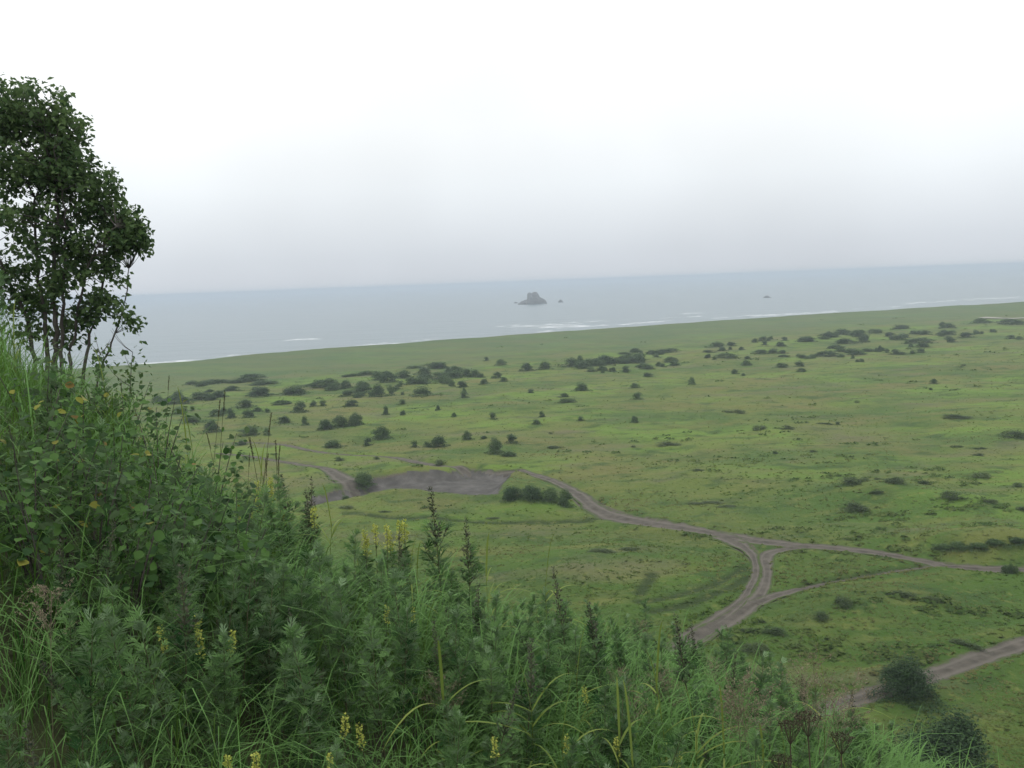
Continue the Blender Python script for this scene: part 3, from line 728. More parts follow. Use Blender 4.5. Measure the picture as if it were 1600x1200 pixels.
for i, (x, w, h) in enumerate([(1571, 13, 14), (1579, 12, 16), (1587, 11, 13)]):
    put_bush((x, 903, w, h), mid_me[i], 'shrub', 'little upright sprig shrub in a tight trio on the dirt road edge', 'shrub', 'sprig trio on the road edge', i, True)

# meadow tufts: short grass and herbs near enough to show
def tufts():
    g = Geo(); n = 46000
    u = rng.uniform(-.62, .62, n); 
    inv = rng.random(n); d = 1 / (1 / 48 + inv * (1 / 330 - 1 / 48))
    x, y = u * d, d
    f_ = plain_fields(x, y)
    ok = (f_[2] > .25) & (f_[1] > -.05 + .25 * rng.random(n)) & (f_[4] > .1) & (f_[3] > 15) 
    dens = fbm(x / 6, y / 6, 3, 91) + .35 * rng.normal(size=n) * .6
    ok &= dens > -.35
    x, y = x[ok], y[ok]; f_ = tuple(a[ok] for a in f_)
    z = plain_h(x, y, f_); n = len(x); d = y
    edge = 1 - sstep(.2, 1.6, f_[1])
    h = (.05 + .05 * rng.random(n) + .10 * np.clip(fbm(x / 9, y / 9, 3, 92), 0, 1) + .06 * edge) * (1 + d / 300)
    wd = (h + .08) * rng.uniform(1.2, 2.6, n)
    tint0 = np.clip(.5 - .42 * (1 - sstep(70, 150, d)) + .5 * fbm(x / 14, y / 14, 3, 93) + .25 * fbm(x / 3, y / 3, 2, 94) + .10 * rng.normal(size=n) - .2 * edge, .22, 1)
    T = np.array([[-.1, 0, 0], [.1, 0, 0], [0, 0, 1.0]])
    for k in range(5):
        a = rng.random(n) * 6.28; lean = rng.uniform(.25, 1.1, n)
        dirv = np.stack([np.cos(a), np.sin(a), np.zeros(n)], 1); sd = np.stack([-np.sin(a), np.cos(a), np.zeros(n)], 1)
        b0 = np.stack([x, y, z - .02], 1) + dirv * (wd * .15)[:, None]
        tip = b0 + dirv * (wd * lean * .6)[:, None] + np.array([0, 0, 1.0]) * (h * rng.uniform(.4, .85, n))[:, None]
        wv = sd * (wd * rng.uniform(.18, .34, n))[:, None]
        V = np.stack([b0 - wv, b0 + wv, tip], 1).reshape(-1, 3)
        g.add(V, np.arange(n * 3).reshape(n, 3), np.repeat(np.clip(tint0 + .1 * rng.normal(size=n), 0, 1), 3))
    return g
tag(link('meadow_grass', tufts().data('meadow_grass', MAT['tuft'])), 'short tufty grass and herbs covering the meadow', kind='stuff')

# low dark herb mounds scattered in drifts over the meadow
def herbs():
    g = Geo(); n = 9000
    d = 1 / (1 / 50 + rng.random(n) * (1 / 620 - 1 / 50)); u = rng.uniform(-.6, .6, n); x, y = u * d, d
    dens = fbm(x / 26, y / 14, 3, 131) * .7 + fbm(x / 7, y / 5, 2, 132) * .6
    f_ = plain_fields(x, y)
    ok = (dens > .22 + .18 * rng.random(n)) & (f_[1] > .5) & (f_[4] > .6) & (f_[3] > 40) & (f_[2] > 1.2)
    x, y, dens = x[ok], y[ok], dens[ok]; f_ = tuple(a[ok] for a in f_); n = len(x); z = plain_h(x, y, f_)
    far = 1 + y / 260
    w = rng.uniform(.18, .55, n) * far; h = w * rng.uniform(.25, .55, n) * .8
    t0 = np.clip(rng.normal(.42, .25, n), 0, 1)
    for k in range(9):
        a = rng.random(n) * 6.28; q = np.sqrt(rng.random(n)); hh = np.sqrt(1 - .8 * q * q)
        P = np.stack([x + np.cos(a) * q * w * 1.3, y + np.sin(a) * q * w, z + h * hh * rng.uniform(.5, 1, n) - .03], 1)
        nrm = norm(np.stack([np.cos(a) * q * .7, np.sin(a) * q * .7, np.ones(n)], 1) + .35 * rng.normal(size=(n, 3)))
        dr = norm(np.cross(nrm, rng.normal(size=(n, 3))))
        scatter(g, LEAF_V * np.array([1.3, 1, 1]), LEAF_F, frames(dr, nrm), P - dr * (w * .4)[:, None], w * rng.uniform(.6, 1.1, n), np.clip(t0 + .15 * rng.normal(size=n), 0, 1))
    return g
MAT['herb'] = leaf_mat('meadow_herb', (.06, .108, .03), (.125, .17, .048), trans=.5, rough=.8, spec=.02, objvar=0)
tag(link('meadow_herbage', herbs().data('meadow_herbage', MAT['herb'])), 'low dark herb mounds drifting across the meadow', kind='stuff')

# ------------------------------------------------------------------ the near hillside
def softplus(x): return np.log1p(np.exp(-np.abs(x))) + np.maximum(x, 0)
def rim(u): return np.interp(u, [-.8, -.6, -.33, -.2, -.08, .08, .2, .35, .8], [11.5, 11, 9.3, 7.7, 8.9, 10.0, 10.0, 9.0, 7.5])
def hill_h(x, y):
    x = np.asarray(x, float); y = np.asarray(y, float)
    xs = np.where(x < -9, -9 + (x + 9) * .35, np.where(x > 0, x * .745, x * 1.07))
    u = x / np.maximum(y, 1.5)
    z = EYE - 2.35 - .12 * y - .50 * xs
    z = z - .75 * np.exp(-((x + .3) ** 2 + (y - .5) ** 2) / 9.0)
    z = z - .9 * .8 * softplus((y - rim(u)) / .8)
    return np.maximum(z + .10 * fbm(x / 1.7, y / 1.7, 3, 61) + .35 * fbm(x / 6, y / 6, 2, 62), -2.6)
hx, hy = np.meshgrid(np.concatenate([np.arange(-40, -12, 1.0), np.arange(-12, 12, .25), np.arange(12, 50, 1.0)]), np.concatenate([np.arange(-8, 0, .5), np.arange(0, 16, .25), np.arange(16, 48, 1.0)]))
I = np.arange(hx.size).reshape(hx.shape)
Fh = np.stack([I[:-1, :-1], I[:-1, 1:], I[1:, 1:], I[1:, :-1]], -1).reshape(-1, 4)
tag(link('hillside', mesh_data('hillside', np.stack([hx.ravel(), hy.ravel(), hill_h(hx, hy).ravel()], 1), Fh, MAT['soil'], None, True)), 'steep overgrown hillside falling to the plain', kind='structure')
def on_hill(px, py, lift=.6):
    """ground point of a plant whose top shows at this pixel on the plant canopy"""
    d = ray(px, py); d = d / d[1]
    ys = np.arange(2.0, 16, .05); P = CAM + ys[:, None] * d
    k = np.where(P[:, 2] < hill_h(P[:, 0], P[:, 1]) + lift)[0]
    return P[k[0]] if len(k) else None

# tall grass
def hill_grass():
    g = Geo(); n = 3500
    u = rng.uniform(-.72, .56, n); u[:700] = rng.uniform(.12, .5, 700); R_ = rim(u)
    y = 2.3 + (R_ + 2.0 - 2.3) * rng.random(n) ** .75; x = u * y
    ok = (np.hypot(x, y) > 2.5) & (rng.random(n) < np.where(u < -.08, np.where(y < rim(u) - 2.5, .7, .85), 1.0))
    x, y, u = x[ok], y[ok], u[ok]; n = len(x)
    z = hill_h(x, y)
    bright = sstep(-.05, .25, u) * .25 + .6 * fbm(x / 1.3, y / 1.3, 2, 70)
    hgt = (.62 + .35 * fbm(x / 1.5, y / 1.5, 2, 71) + .12 * rng.normal(size=n)).clip(.3, 1.0)
    hgt = hgt * np.where(u < -.4, 1.1, 1.0) * np.where(np.hypot(x, y) < 3.6, .8, 1.0)
    nb = 15; N_ = n * nb
    base = np.repeat(np.stack([x, y, z], 1), nb, 0) + np.concatenate([rng.normal(size=(N_, 2)) * .06, np.full((N_, 1), -.03)], 1)
    a = rng.random(N_) * 6.28 ; a = np.where(rng.random(N_) < .45, rng.normal(.2, .8, N_), a)
    h = np.repeat(hgt, nb) * rng.uniform(.55, 1.15, N_); out = h * rng.uniform(.2, 1.0, N_); drop = h * rng.uniform(.1, .95, N_)
    dv = np.stack([np.cos(a), np.sin(a), np.zeros(N_)], 1); sd = np.stack([-np.sin(a), np.cos(a), np.zeros(N_)], 1)
    w = rng.uniform(.0018, .0048, N_) * np.clip(np.repeat(np.hypot(x, y), nb) / 5.5, .6, 1.2)
    seg = 7; t = np.linspace(0, 1, seg)
    pts = base[:, None] + dv[:, None] * (out[:, None] * t ** 1.8)[..., None]
    pts[..., 2] += h[:, None] * (1 - (1 - t) ** 1.5) - drop[:, None] * t ** 3.2
    wt = w[:, None] * np.array([.8, .95, 1, .95, .75, .45, .05])
    V = np.concatenate([pts + sd[:, None] * wt[..., None], pts - sd[:, None] * wt[..., None]], 1)   # N,2seg,3
    q = np.array([[i, i + 1, seg + i + 1] for i in range(seg - 1)] + [[i, seg + i + 1, seg + i] for i in range(seg - 1)])
    Fc = q[None] + (np.arange(N_) * 2 * seg)[:, None, None]
    tint = np.clip(np.repeat(.42 + bright, nb) + .22 * rng.normal(size=N_), 0, 1)
    g.add(V.reshape(-1, 3), Fc.reshape(-1, 3), np.repeat(tint, 2 * seg))
    return g
tag(link('hillside_grass', hill_grass().data('hillside_grass', MAT['grass'])), 'tall tangled green grass covering the near hillside', kind='stuff')

# mugwort
def lobed_leaf(g, P, d, nrm, L, tint, r):
    """pinnately cut leaves: arrays of leaf base, direction, normal, length"""
    Rm = frames(d, nrm); n = len(P)
    for f_, side, ln in ((.0, 0, 1.0), (.28, 1, .55), (.28, -1, .55), (.5, 1, .5), (.5, -1, .5), (.7, 1, .34), (.7, -1, .34)):
        base = P + Rm[:, :, 1] * (L * f_ * .9)[:, None] + Rm[:, :, 2] * (-.12 * L * f_ * f_)[:, None]
        ang = side * r.uniform(.55, .85, n)
        dd = Rm[:, :, 1] * np.cos(ang)[:, None] + Rm[:, :, 0] * np.sin(ang)[:, None] + Rm[:, :, 2] * r.uniform(-.15, .2, n)[:, None]
        scatter(g, LOBE_V * np.array([1.08 if side else .5, 1, 1]), LOBE_F, frames(dd, Rm[:, :, 2]), base, L * ln, tint)
def mugwort(seed, H=1.0, flower=True, bushy=1.0):
    r = np.random.default_rng(seed)
    gs, gl, gf = Geo(), Geo(), Geo()
    bend = r.normal(size=2) * .09 * H
    def ax(t): t = np.asarray(t, float)[..., None]; return np.concatenate([bend[0] * t ** 2, bend[1] * t ** 2, H * t], -1)
    tube(gs, ax(np.linspace(-.04, .97, 9)), np.linspace(.0048, .0014, 9), 5)
    n = int(36 * bushy); t = np.sort(r.uniform(.12, .96 if not flower else .78, n)); a = np.arange(n) * 2.4 + r.normal(size=n) * .3
    el = r.uniform(.1, .75, n) + .35 * t
    d = np.stack([np.cos(a) * np.cos(el), np.sin(a) * np.cos(el), np.sin(el)], 1)
    nrm = norm(np.stack([-np.cos(a) * np.sin(el), -np.sin(a) * np.sin(el), np.cos(el)], 1) + .25 * r.normal(size=(n, 3)))
    L = .17 * (1.05 - .55 * t) * r.uniform(.75, 1.2, n)
    tint = np.clip(.25 + .45 * t + .15 * r.normal(size=n), 0, 1)
    lobed_leaf(gl, ax(t), d, nrm, L, tint, r)
    # side shoots with smaller leaves
    m = int((5 if flower else 9) * bushy); ts = np.sort(r.uniform(.3, .78, m)); as_ = np.arange(m) * 2.4 + 1 + r.normal(size=m) * .4
    for t0, a0 in zip(ts, as_):
        p0 = ax(t0); ln = (.28 if not flower else .24) * (1.1 - t0) * r.uniform(.7, 1.25) * H
        dv = np.array([math.cos(a0), math.sin(a0), 0])
        p2 = p0 + dv * ln * .55 + np.array([0, 0, ln * .95]); pts = bez(p0, p0 + dv * ln * .4 + np.array([0, 0, ln * .25]), p2, 6)
        tube(gs, pts, np.linspace(.0022, .0008, 6), 4)
        k = 9; q = r.uniform(.15, 1, k); P = np.stack([np.interp(q, np.linspace(0, 1, 6), pts[:, j]) for j in range(3)], 1)
        aa = r.random(k) * 6.28; e2 = r.uniform(.2, 1.1, k)
        dd = np.stack([np.cos(aa) * np.cos(e2), np.sin(aa) * np.cos(e2), np.sin(e2)], 1)
        nn = norm(np.array([0, 0, 1.0]) + .5 * r.normal(size=(k, 3)))
        if flower and t0 > .5:
            scatter(gf, LOBE_V * np.array([2.2, 1, 1]), LOBE_F, frames(dd, nn), P, .03 * r.uniform(.6, 1.2, k), np.clip(r.normal(.5, .25, k), 0, 1))
        lobed_leaf(gl, P, dd, nn, .075 * r.uniform(.6, 1.2, k), np.clip(.5 + .25 * r.normal(size=k), 0, 1), r)
    # tip
    if flower:
        k = 170; q = r.uniform(.66, 1.0, k); P = ax(q); aa = r.random(k) * 6.28; e2 = r.uniform(.3, 1.25, k)
        dd = np.stack([np.cos(aa) * np.cos(e2), np.sin(aa) * np.cos(e2), np.sin(e2)], 1)
        P = P + dd * (r.random(k) * .05 * (1.12 - q) * 2.2)[:, None]
        nn = norm(r.normal(size=(k, 3)) + np.array([0, 0, .6]))
        scatter(gf, LEAF_V * np.array([.9, 1, 1]), LEAF_F, frames(dd, nn), P, .022 * (1.6 - q) * r.uniform(.7, 1.5, k), np.clip(r.normal(.45, .25, k), 0, 1))
    else:
        k = 16; aa = r.random(k) * 6.28; e2 = r.uniform(.5, 1.4, k)
        dd = np.stack([np.cos(aa) * np.cos(e2), np.sin(aa) * np.cos(e2), np.sin(e2)], 1)
        lobed_leaf(gl, ax(r.uniform(.9, .98, k)), dd, norm(r.normal(size=(k, 3)) + np.array([0, 0, .8])), .07 * r.uniform(.6, 1.2, k), np.clip(.75 + .15 * r.normal(size=k), 0, 1), r)
    out = {'stem': gs.data('mugwort_stem', MAT['mugstem']), 'leafage': gl.data('mugwort_leafage', MAT['mug'])}
    if flower: out['flower_spike'] = gf.data('mugwort_spike', MAT['spike'])
    return out
MUG_V = [mugwort(500 + i, 1.0, False, 1.15) for i in range(5)]
MUG_F = [mugwort(520 + i, 1.0, True, 1.0) for i in range(4)]
def plant(name, parts, P, s, label, cat, group=None, rz=None, tilt=.12):
    o = empty(name, P, rng.random() * 6.28 if rz is None else rz, s)
    o.rotation_euler[0] = rng.normal() * tilt; o.rotation_euler[1] = rng.normal() * tilt
    for k, me_ in parts.items():
        c_ = link(k, me_, o)
        if k not in ('stem', 'seed_head'): c_['kind'] = 'stuff'
    return tag(o, label, cat, group)
cnt = 0
n = 1500
uu = rng.uniform(-.68, .42, n); yy = 2.6 + (rim(uu) + .9 - 2.6) * rng.random(n) ** .8
placed = []
for u, y in zip(uu, yy):
    x = u * y
    if math.hypot(x, y) < 3.0 or cnt >= 290: continue
    z = float(hill_h(x, y)); px, py = project((x, y, z + .6))
    pr = 1.0
    if px < 380 and py < 860: pr = .10
    elif px > 1050: pr = .7
    elif px > 880: pr = .75
    if px < 420 and py < 620: pr = .03
    pr *= .55 + 1.3 * float(vnoise(x / 1.2, y / 1.2, 81) + .35)
    if rng.random() > pr: continue
    if any((x - a) ** 2 + (y - b) ** 2 < .10 ** 2 for a, b in placed): continue
    placed.append((x, y))
    fl_ = rng.random() < .14
    s = rng.uniform(.66, 1.06) * (.85 if math.hypot(x, y) < 3.8 else 1.0)
    where = ('below the broad-leaved shrubs' if px < 430 and py < 900 else 'round the small group of yellow flower spikes' if math.hypot(px - 305, py - 985) < 110
             else 'on the rim before the gravel pit' if y > rim(u) - 1.6 and px < 780 else 'on the crest above the curved wheel tracks' if y > rim(u) - 1.8
             else 'beside the arching reed grass' if px > 840 else 'in the nearest grass under the tallest spire' if px > 520 else 'in the nearest grass under the tree slope')
    plant('mugwort_plant', (MUG_F if fl_ else MUG_V)[rng.integers(0, 4)], (x, y, z - .03), s,
          ('mugwort plant with a dull brownish flower spike ' if fl_ else 'leafy grey-green mugwort plant with finely cut leaves ') + where, 'mugwort',
          ('flowering mugwort ' if fl_ else 'leafy mugwort ') + where)
    cnt += 1
def top_plant(name, parts, px, py, D, label, cat, group=None, hscale=1.0, tilt=.04):
    """stand a plant of unit height so that its tip reaches the given direction at distance D"""
    T = at_d(px, py, D); z = float(hill_h(T[0], T[1]))
    s = max(.25, (T[2] - z + .03) / hscale)
    return plant(name, parts, (T[0], T[1], z - .03), s, label, cat, group, tilt=tilt)
top_plant('mugwort_plant', MUG_F[0], 684, 760, 7.6, 'tallest dark mugwort spire standing out in front of the gravel pit', 'mugwort')
top_plant('mugwort_plant', MUG_F[1], 728, 812, 7.8, 'slender dark mugwort spire just beside the tallest one', 'mugwort')
for i, (px, py) in enumerate([(453, 742), (476, 752), (484, 765)]): top_plant('mugwort_plant', MUG_F[i % 4], px, py, 8.0, 'dark mugwort spire rising beside the yellow flowers on the rim', 'mugwort', 'mugwort spires beside the yellow flowers')
for i, (px, py) in enumerate([(1088, 962), (892, 890), (945, 925)]): top_plant('mugwort_plant', MUG_F[(i + 1) % 4], px, py, 6.9, 'dark mugwort spire on the crest above the curved wheel tracks', 'mugwort', 'mugwort spires on the crest')
for i, (px, py) in enumerate([(622, 838), (345, 905), (150, 880), (60, 905), (230, 930)]): top_plant('mugwort_plant', MUG_F[(i + 2) % 4], px, py, 5.6 if px < 400 else 7.2, 'brownish mugwort spire rising above its leafy neighbours', 'mugwort', 'brownish mugwort spires among leafy ones')

# broad-leaved shrub of the left slope: every leaf is a part
def leaf_plate(mat):
    v = np.array([[0, 0, 0], [.30, .18, .05], [.46, .48, .08], [.28, .82, .02], [0, 1.0, -.1], [-.28, .82, .02], [-.46, .48, .08], [-.30, .18, .05], [0, .5, -.02]])
    f = [[i, (i + 1) % 8, 8] for i in range(8)]
    return mesh_data('broad_leaf', v, f, mat, np.full(9, .5), True)
LEAFM = [leaf_plate(MAT['broad']), leaf_plate(MAT['broad_y']), leaf_plate(MAT['broad_o'])]
def broad_shrub(P, H, W, n, label, group, seed, yellow=.08):
    r = np.random.default_rng(seed)
    root = empty('broadleaf_shrub', P); tag(root, label, 'shrub', group)
    for k in range(4):
        a = r.random() * 6.28; q = W * r.uniform(.15, .5)
        g = Geo(); tip = np.array([q * math.cos(a), q * math.sin(a), H * r.uniform(.85, 1.05)])
        pts = bez((0, 0, -.05), (q * .3 * math.cos(a), q * .3 * math.sin(a), H * .5), tip, 8)
        tube(g, pts, np.linspace(.008, .002, 8), 5)
        link('stem', g.data('shrub_stem', MAT['bark']), root)
        m = n // 4; tt = r.uniform(.25, 1, m) ** .8
        for t in tt:
            p = np.array([np.interp(t, np.linspace(0, 1, 8), pts[:, j]) for j in range(3)])
            aa = r.random() * 6.28; off = r.uniform(.04, .22) * W
            p = p + np.array([math.cos(aa), math.sin(aa), r.uniform(-.2, .5)]) * off
            o = link('leaf', LEAFM[1 if r.random() < yellow else (2 if r.random() < yellow * .25 else 0)], root)
            o.location = p; s = r.uniform(.035, .068); o.scale = (s, s, s)
            o.rotation_euler = (r.normal(-.25, .45), r.normal(0, .45), aa - math.pi / 2)
BSH = [(60, 600), (120, 640), (30, 660), (190, 620), (240, 660), (90, 700), (170, 700), (250, 730), (320, 720), (40, 745), (130, 760), (210, 790), (300, 800), (360, 780), (70, 810), (260, 850), (175, 845), (345, 860)]
for i, (px, py) in enumerate(BSH):
    P = on_hill(px, py, .72)
    if P is None: continue
    z = float(hill_h(P[0], P[1]))
    broad_shrub((P[0], P[1], z), .86, .72, 170, 'dark broad-leaved shrub among the grass below the tree', 'broad-leaved shrubs below the tree', 900 + i, .03 if py < 720 else .008)

# yellow flower spikes
def yellow_flower(seed):
    r = np.random.default_rng(seed); gs, gl, gf = Geo(), Geo(), Geo()
    b = r.normal(size=2) * .05
    def ax(t): t = np.asarray(t, float)[..., None]; return np.concatenate([b[0] * t ** 2, b[1] * t ** 2, t], -1)
    tube(gs, ax(np.linspace(-.03, .98, 7)), np.linspace(.004, .0016, 7), 5)
    k = 30; t = r.uniform(.2, .85, k); a = np.arange(k) * 2.4; e_ = r.uniform(.1, .7, k)
    d = np.stack([np.cos(a) * np.cos(e_), np.sin(a) * np.cos(e_), np.sin(e_)], 1)
    scatter(gl, LEAF_V * np.array([.6, 1, 1]), LEAF_F, frames(d, norm(np.array([0, 0, 1.]) + .3 * r.normal(size=(k, 3)))), ax(t), .07 * r.uniform(.7, 1.2, k), np.clip(r.normal(.7, .2, k), 0, 1))
    k = 95; t = r.uniform(.84, 1.0, k); a = r.random(k) * 6.28; e_ = r.uniform(-.2, .9, k)
    d = np.stack([np.cos(a) * np.cos(e_), np.sin(a) * np.cos(e_), np.sin(e_)], 1)
    P = ax(t) + d * (r.uniform(.002, .022, k) * (1.15 - (t - .84) * 3))[:, None]
    scatter(gf, LEAF_V * np.array([1.5, 1, 1.5]), LEAF_F, frames(d, norm(r.normal(size=(k, 3)))), P, .016 * r.uniform(.7, 1.4, k), np.clip(r.normal(.5, .25, k), 0, 1))
    return {'stem': gs.data('flower_stem', MAT['mugstem']), 'leafage': gl.data('flower_leafage', MAT['broad']), 'blossom': gf.data('blossom', MAT['yellow'])}
YF = [yellow_flower(600 + i) for i in range(4)]
def flowers(L, D, label, group, kk=0):
    for i, (px, py) in enumerate(L):
        if D is None:
            P = on_hill(px, py, .70)
            if P is None: continue
            Dd = P[1]
        else: Dd = D
        top_plant('yellow_flower', YF[(i + kk) % 4], px, py, Dd, label, 'flower', group, tilt=.03)
flowers([(300, 962), (277, 978), (315, 993), (343, 990)], None, 'yellow flower spike in the small group among leafy mugwort', 'yellow flowers among leafy mugwort')
flowers([(409, 752), (425, 752), (418, 748), (407, 775), (424, 772), (388, 796), (375, 803), (427, 797), (441, 797), (493, 792), (420, 783), (398, 768)], 7.8, 'yellow flower spike in the cluster on the rim beside the dark spires', 'yellow flowers on the rim', 1)
flowers([(583, 818), (612, 811), (628, 812), (565, 828), (598, 822), (575, 838), (605, 835)], 7.6, 'yellow flower spike in the patch before the gravel pit', 'yellow flowers before the gravel pit', 2)
flowers([(622, 912), (595, 948), (637, 952)], None, 'pale yellow flower spike below the tallest mugwort spire', 'pale yellow flowers below the spire')
flowers([(508, 1176), (525, 1120), (578, 1126), (345, 1184), (408, 1182), (886, 1146), (928, 1076), (1063, 1176), (775, 1150), (960, 1150)], None, 'yellow-green flower spike deep in the nearest hillside grass', 'yellow-green flowers in the nearest grass', 3)

# reed grass with long single blades, each a part
def reed(P, H, label, group, seed, nb=8, tall=True):
    r = np.random.default_rng(seed); root = empty('reed_grass', P); tag(root, label, 'grass', group)
    g = Geo(); b = r.normal(size=2) * .06
    def ax(t): return np.array([b[0] * t * t, b[1] * t * t, H * t])
    tube(g, [ax(t) for t in np.linspace(-.03, .9, 7)], np.linspace(.0045, .0016, 7), 5); link('stem', g.data('reed_stem', MAT['blade']), root)
    for k in range(nb):
        t0 = r.uniform(.25, .85) if k else .86; a = r.random() * 6.28; ln = r.uniform(.32, .6) * H ** .5
        dv = np.array([math.cos(a), math.sin(a), 0]); sdv = np.array([-math.sin(a), math.cos(a), 0])
        p0 = ax(t0); rise = r.uniform(.15, .55) if k else .9
        pts = bez(p0, p0 + dv * ln * (.45 if k else .1) + np.array([0, 0, ln * rise]), p0 + dv * ln * (.95 if k else .25) + np.array([0, 0, ln * (rise * .5 - r.uniform(0, .35)) if k else ln]), 9)
        g = Geo(); w = .0065 * np.array([.7, .95, 1, 1, .95, .85, .65, .4, .05]) * r.uniform(.7, 1.3)
        strip(g, pts, w, sdv, r.uniform(.2, .9)); link('blade', g.data('reed_blade', MAT['blade']), root)
RD = [(900, 1028, None), (1018, 1045, None), (1042, 1090, None), (1286, 1046, 6.4), (1130, 1140, None), (1180, 1165, None), (1085, 1120, None), (830, 1060, None), (960, 1130, None), (1230, 1150, None), (700, 1050, None), (880, 1120, None), (1010, 1160, None)]
for i, (px, py, D) in enumerate(RD):
    if D is None:
        P = on_hill(px, py, .85)
        if P is None: continue
    else: P = at_d(px, py, D)
    z = float(hill_h(P[0], P[1]))
    reed((P[0], P[1], z - .02), max(.5, P[2] - z) * 1.0, 'lone upright reed grass stalk crossing the straight dirt road' if i == 3 else 'yellow-green reed grass with long arching blades', None if i == 3 else 'reed grass with arching blades', 700 + i, 9 if i != 3 else 5)
for i, (px, py) in enumerate([(290, 668), (300, 672), (395, 725), (402, 728), (645, 890), (655, 880), (850, 880), (760, 870), (560, 880), (505, 790), (90, 560), (20, 520), (160, 570)]):
    P = at_d(px, py, 8.6 if px < 420 else 7.4); z = float(hill_h(P[0], P[1]))
    reed((P[0], P[1], z - .02), float(np.clip(P[2] - z, .45, 1.3)), 'broad-bladed green reed grass standing on the hillside rim', 'reed grass on the rim', 740 + i, 9)

# dry grass panicles
def panicle(seed):
    r = np.random.default_rng(seed); gs, gf = Geo(), Geo()
    b = r.normal(size=2) * .08
    def ax(t): t = np.asarray(t, float)[..., None]; return np.concatenate([b[0] * t ** 2, b[1] * t ** 2, t], -1)
    tube(gs, ax(np.linspace(-.03, .98, 8)), np.linspace(.003, .001, 8), 4)
    for k in range(34):
        t = r.uniform(.72, .99); a = r.random() * 6.28; ln = .15 * (1.08 - t) / .3 * r.uniform(.5, 1.2) + .02
        d = np.array([math.cos(a), math.sin(a), r.uniform(.5, 1.1)]); p0 = ax(t); p2 = p0 + d * ln
        tube(gf, bez(p0, p0 + d * ln * .5 + np.array([0, 0, ln * .1]), p2, 4), np.full(4, .0006), 3, .4)
        m = 16; q = r.uniform(.3, 1.05, m)[:, None]; P = p0 + (p2 - p0) * q + r.normal(size=(m, 3)) * .008
        dd = norm(d + .6 * r.normal(size=(m, 3)))
        scatter(gf, LOBE_V * np.array([2.0, 1, 1]), LOBE_F, frames(dd, norm(r.normal(size=(m, 3)))), P, .011 * r.uniform(.7, 1.4, m), np.clip(r.normal(.5, .25, m), 0, 1))
    return {'stem': gs.data('panicle_stem', MAT['straw']), 'panicle': gf.data('panicle', MAT['straw'])}
PN = [panicle(640 + i) for i in range(3)]
for i, (px, py, D) in enumerate([(1178, 1062, 5.6), (1190, 1075, 5.5), (1168, 1080, 5.7), (1285, 1035, 6.2), (1300, 1050, 6.2), (1268, 1060, 6.0), (1262, 1085, 5.8)]):
    top_plant('dry_grass', PN[i % 3], px, py, D, 'pinkish dry grass panicle standing before the straight dirt road', 'grass', 'dry grass before the straight dirt road')
for i, (px, py) in enumerate([(1105, 1000), (1020, 1045), (1055, 1060), (960, 1040), (985, 1080), (700, 1060), (60, 930), (340, 700), (1125, 1030), (1000, 970)]):
    P = on_hill(px, py, .8)
    if P is None: continue
    top_plant('dry_grass', PN[i % 3], px, py, P[1], 'faded brown grass panicle scattered among the green hillside growth', 'grass', 'faded panicles on the hillside')
# dried umbels
def umbel(seed):
    r = np.random.default_rng(seed); gs, gr, gf = Geo(), Geo(), Geo()
    tube(gs, bez((0, 0, -.03), (.02, .01, .5), (0, 0, .9), 7), np.linspace(.006, .003, 7), 6)
    for k in range(16):
        a = k * 2.4; q = .055 * math.sqrt((k + .5) / 16); tip = np.array([q * math.cos(a), q * math.sin(a), 1.0 - q * .25])
        tube(gr, bez((0, 0, .9), (q * .6 * math.cos(a), q * .6 * math.sin(a), .94), tip, 4), np.full(4, .0013), 4)
        m = 26; d = norm(r.normal(size=(m, 3)) + np.array([0, 0, 1.0])); P = tip + d * r.uniform(.0, .014, m)[:, None]
        scatter(gf, LEAF_V * np.array([1.6, 1, 1]), LEAF_F, frames(d, norm(r.normal(size=(m, 3)))), P, .0065 * r.uniform(.7, 1.4, m), np.clip(r.normal(.5, .25, m), 0, 1))
    return {'stem': gs.data('umbel_stem', MAT['umbel']), 'ray': gr.data('umbel_ray', MAT['umbel']), 'flower_head': gf.data('umbel_head', MAT['umbel'])}
UM = [umbel(660), umbel(661)]
for i, (px, py, D) in enumerate([(1238, 1142, 4.9), (1270, 1124, 5.0), (1312, 1148, 5.2), (1225, 1185, 4.7)]):
    top_plant('dried_umbel', UM[i % 2], px, py, D, 'dark brown dried umbel flower head at the foot of the lone reed stalk', 'dried flower', 'dried umbels near the lone stalk')
# dark seed heads on thin stalks, seen against the meadow
def seed_stalk(seed):
    r = np.random.default_rng(seed); gs, gf = Geo(), Geo()
    tube(gs, bez((0, 0, -.03), (.02, 0, .5), (.0, 0, .97), 8), np.linspace(.0025, .0012, 8), 4)
    k = 150; t = r.uniform(.87, 1.0, k); a = r.random(k) * 6.28; d = np.stack([np.cos(a) * .5, np.sin(a) * .5, np.full(k, .85)], 1)
    P = np.stack([np.zeros(k), np.zeros(k), t], 1) + d * np.array([1, 1, 0]) * .002
    scatter(gf, LOBE_V * np.array([1.3, 1, 1]), LOBE_F, frames(d, norm(r.normal(size=(k, 3)))), P, .010 * r.uniform(.7, 1.3, k), np.clip(r.normal(.5, .25, k), 0, 1))
    return {'stem': gs.data('seed_stalk', MAT['seed']), 'seed_head': gf.data('seed_head', MAT['seed'])}
SS = [seed_stalk(680), seed_stalk(681)]
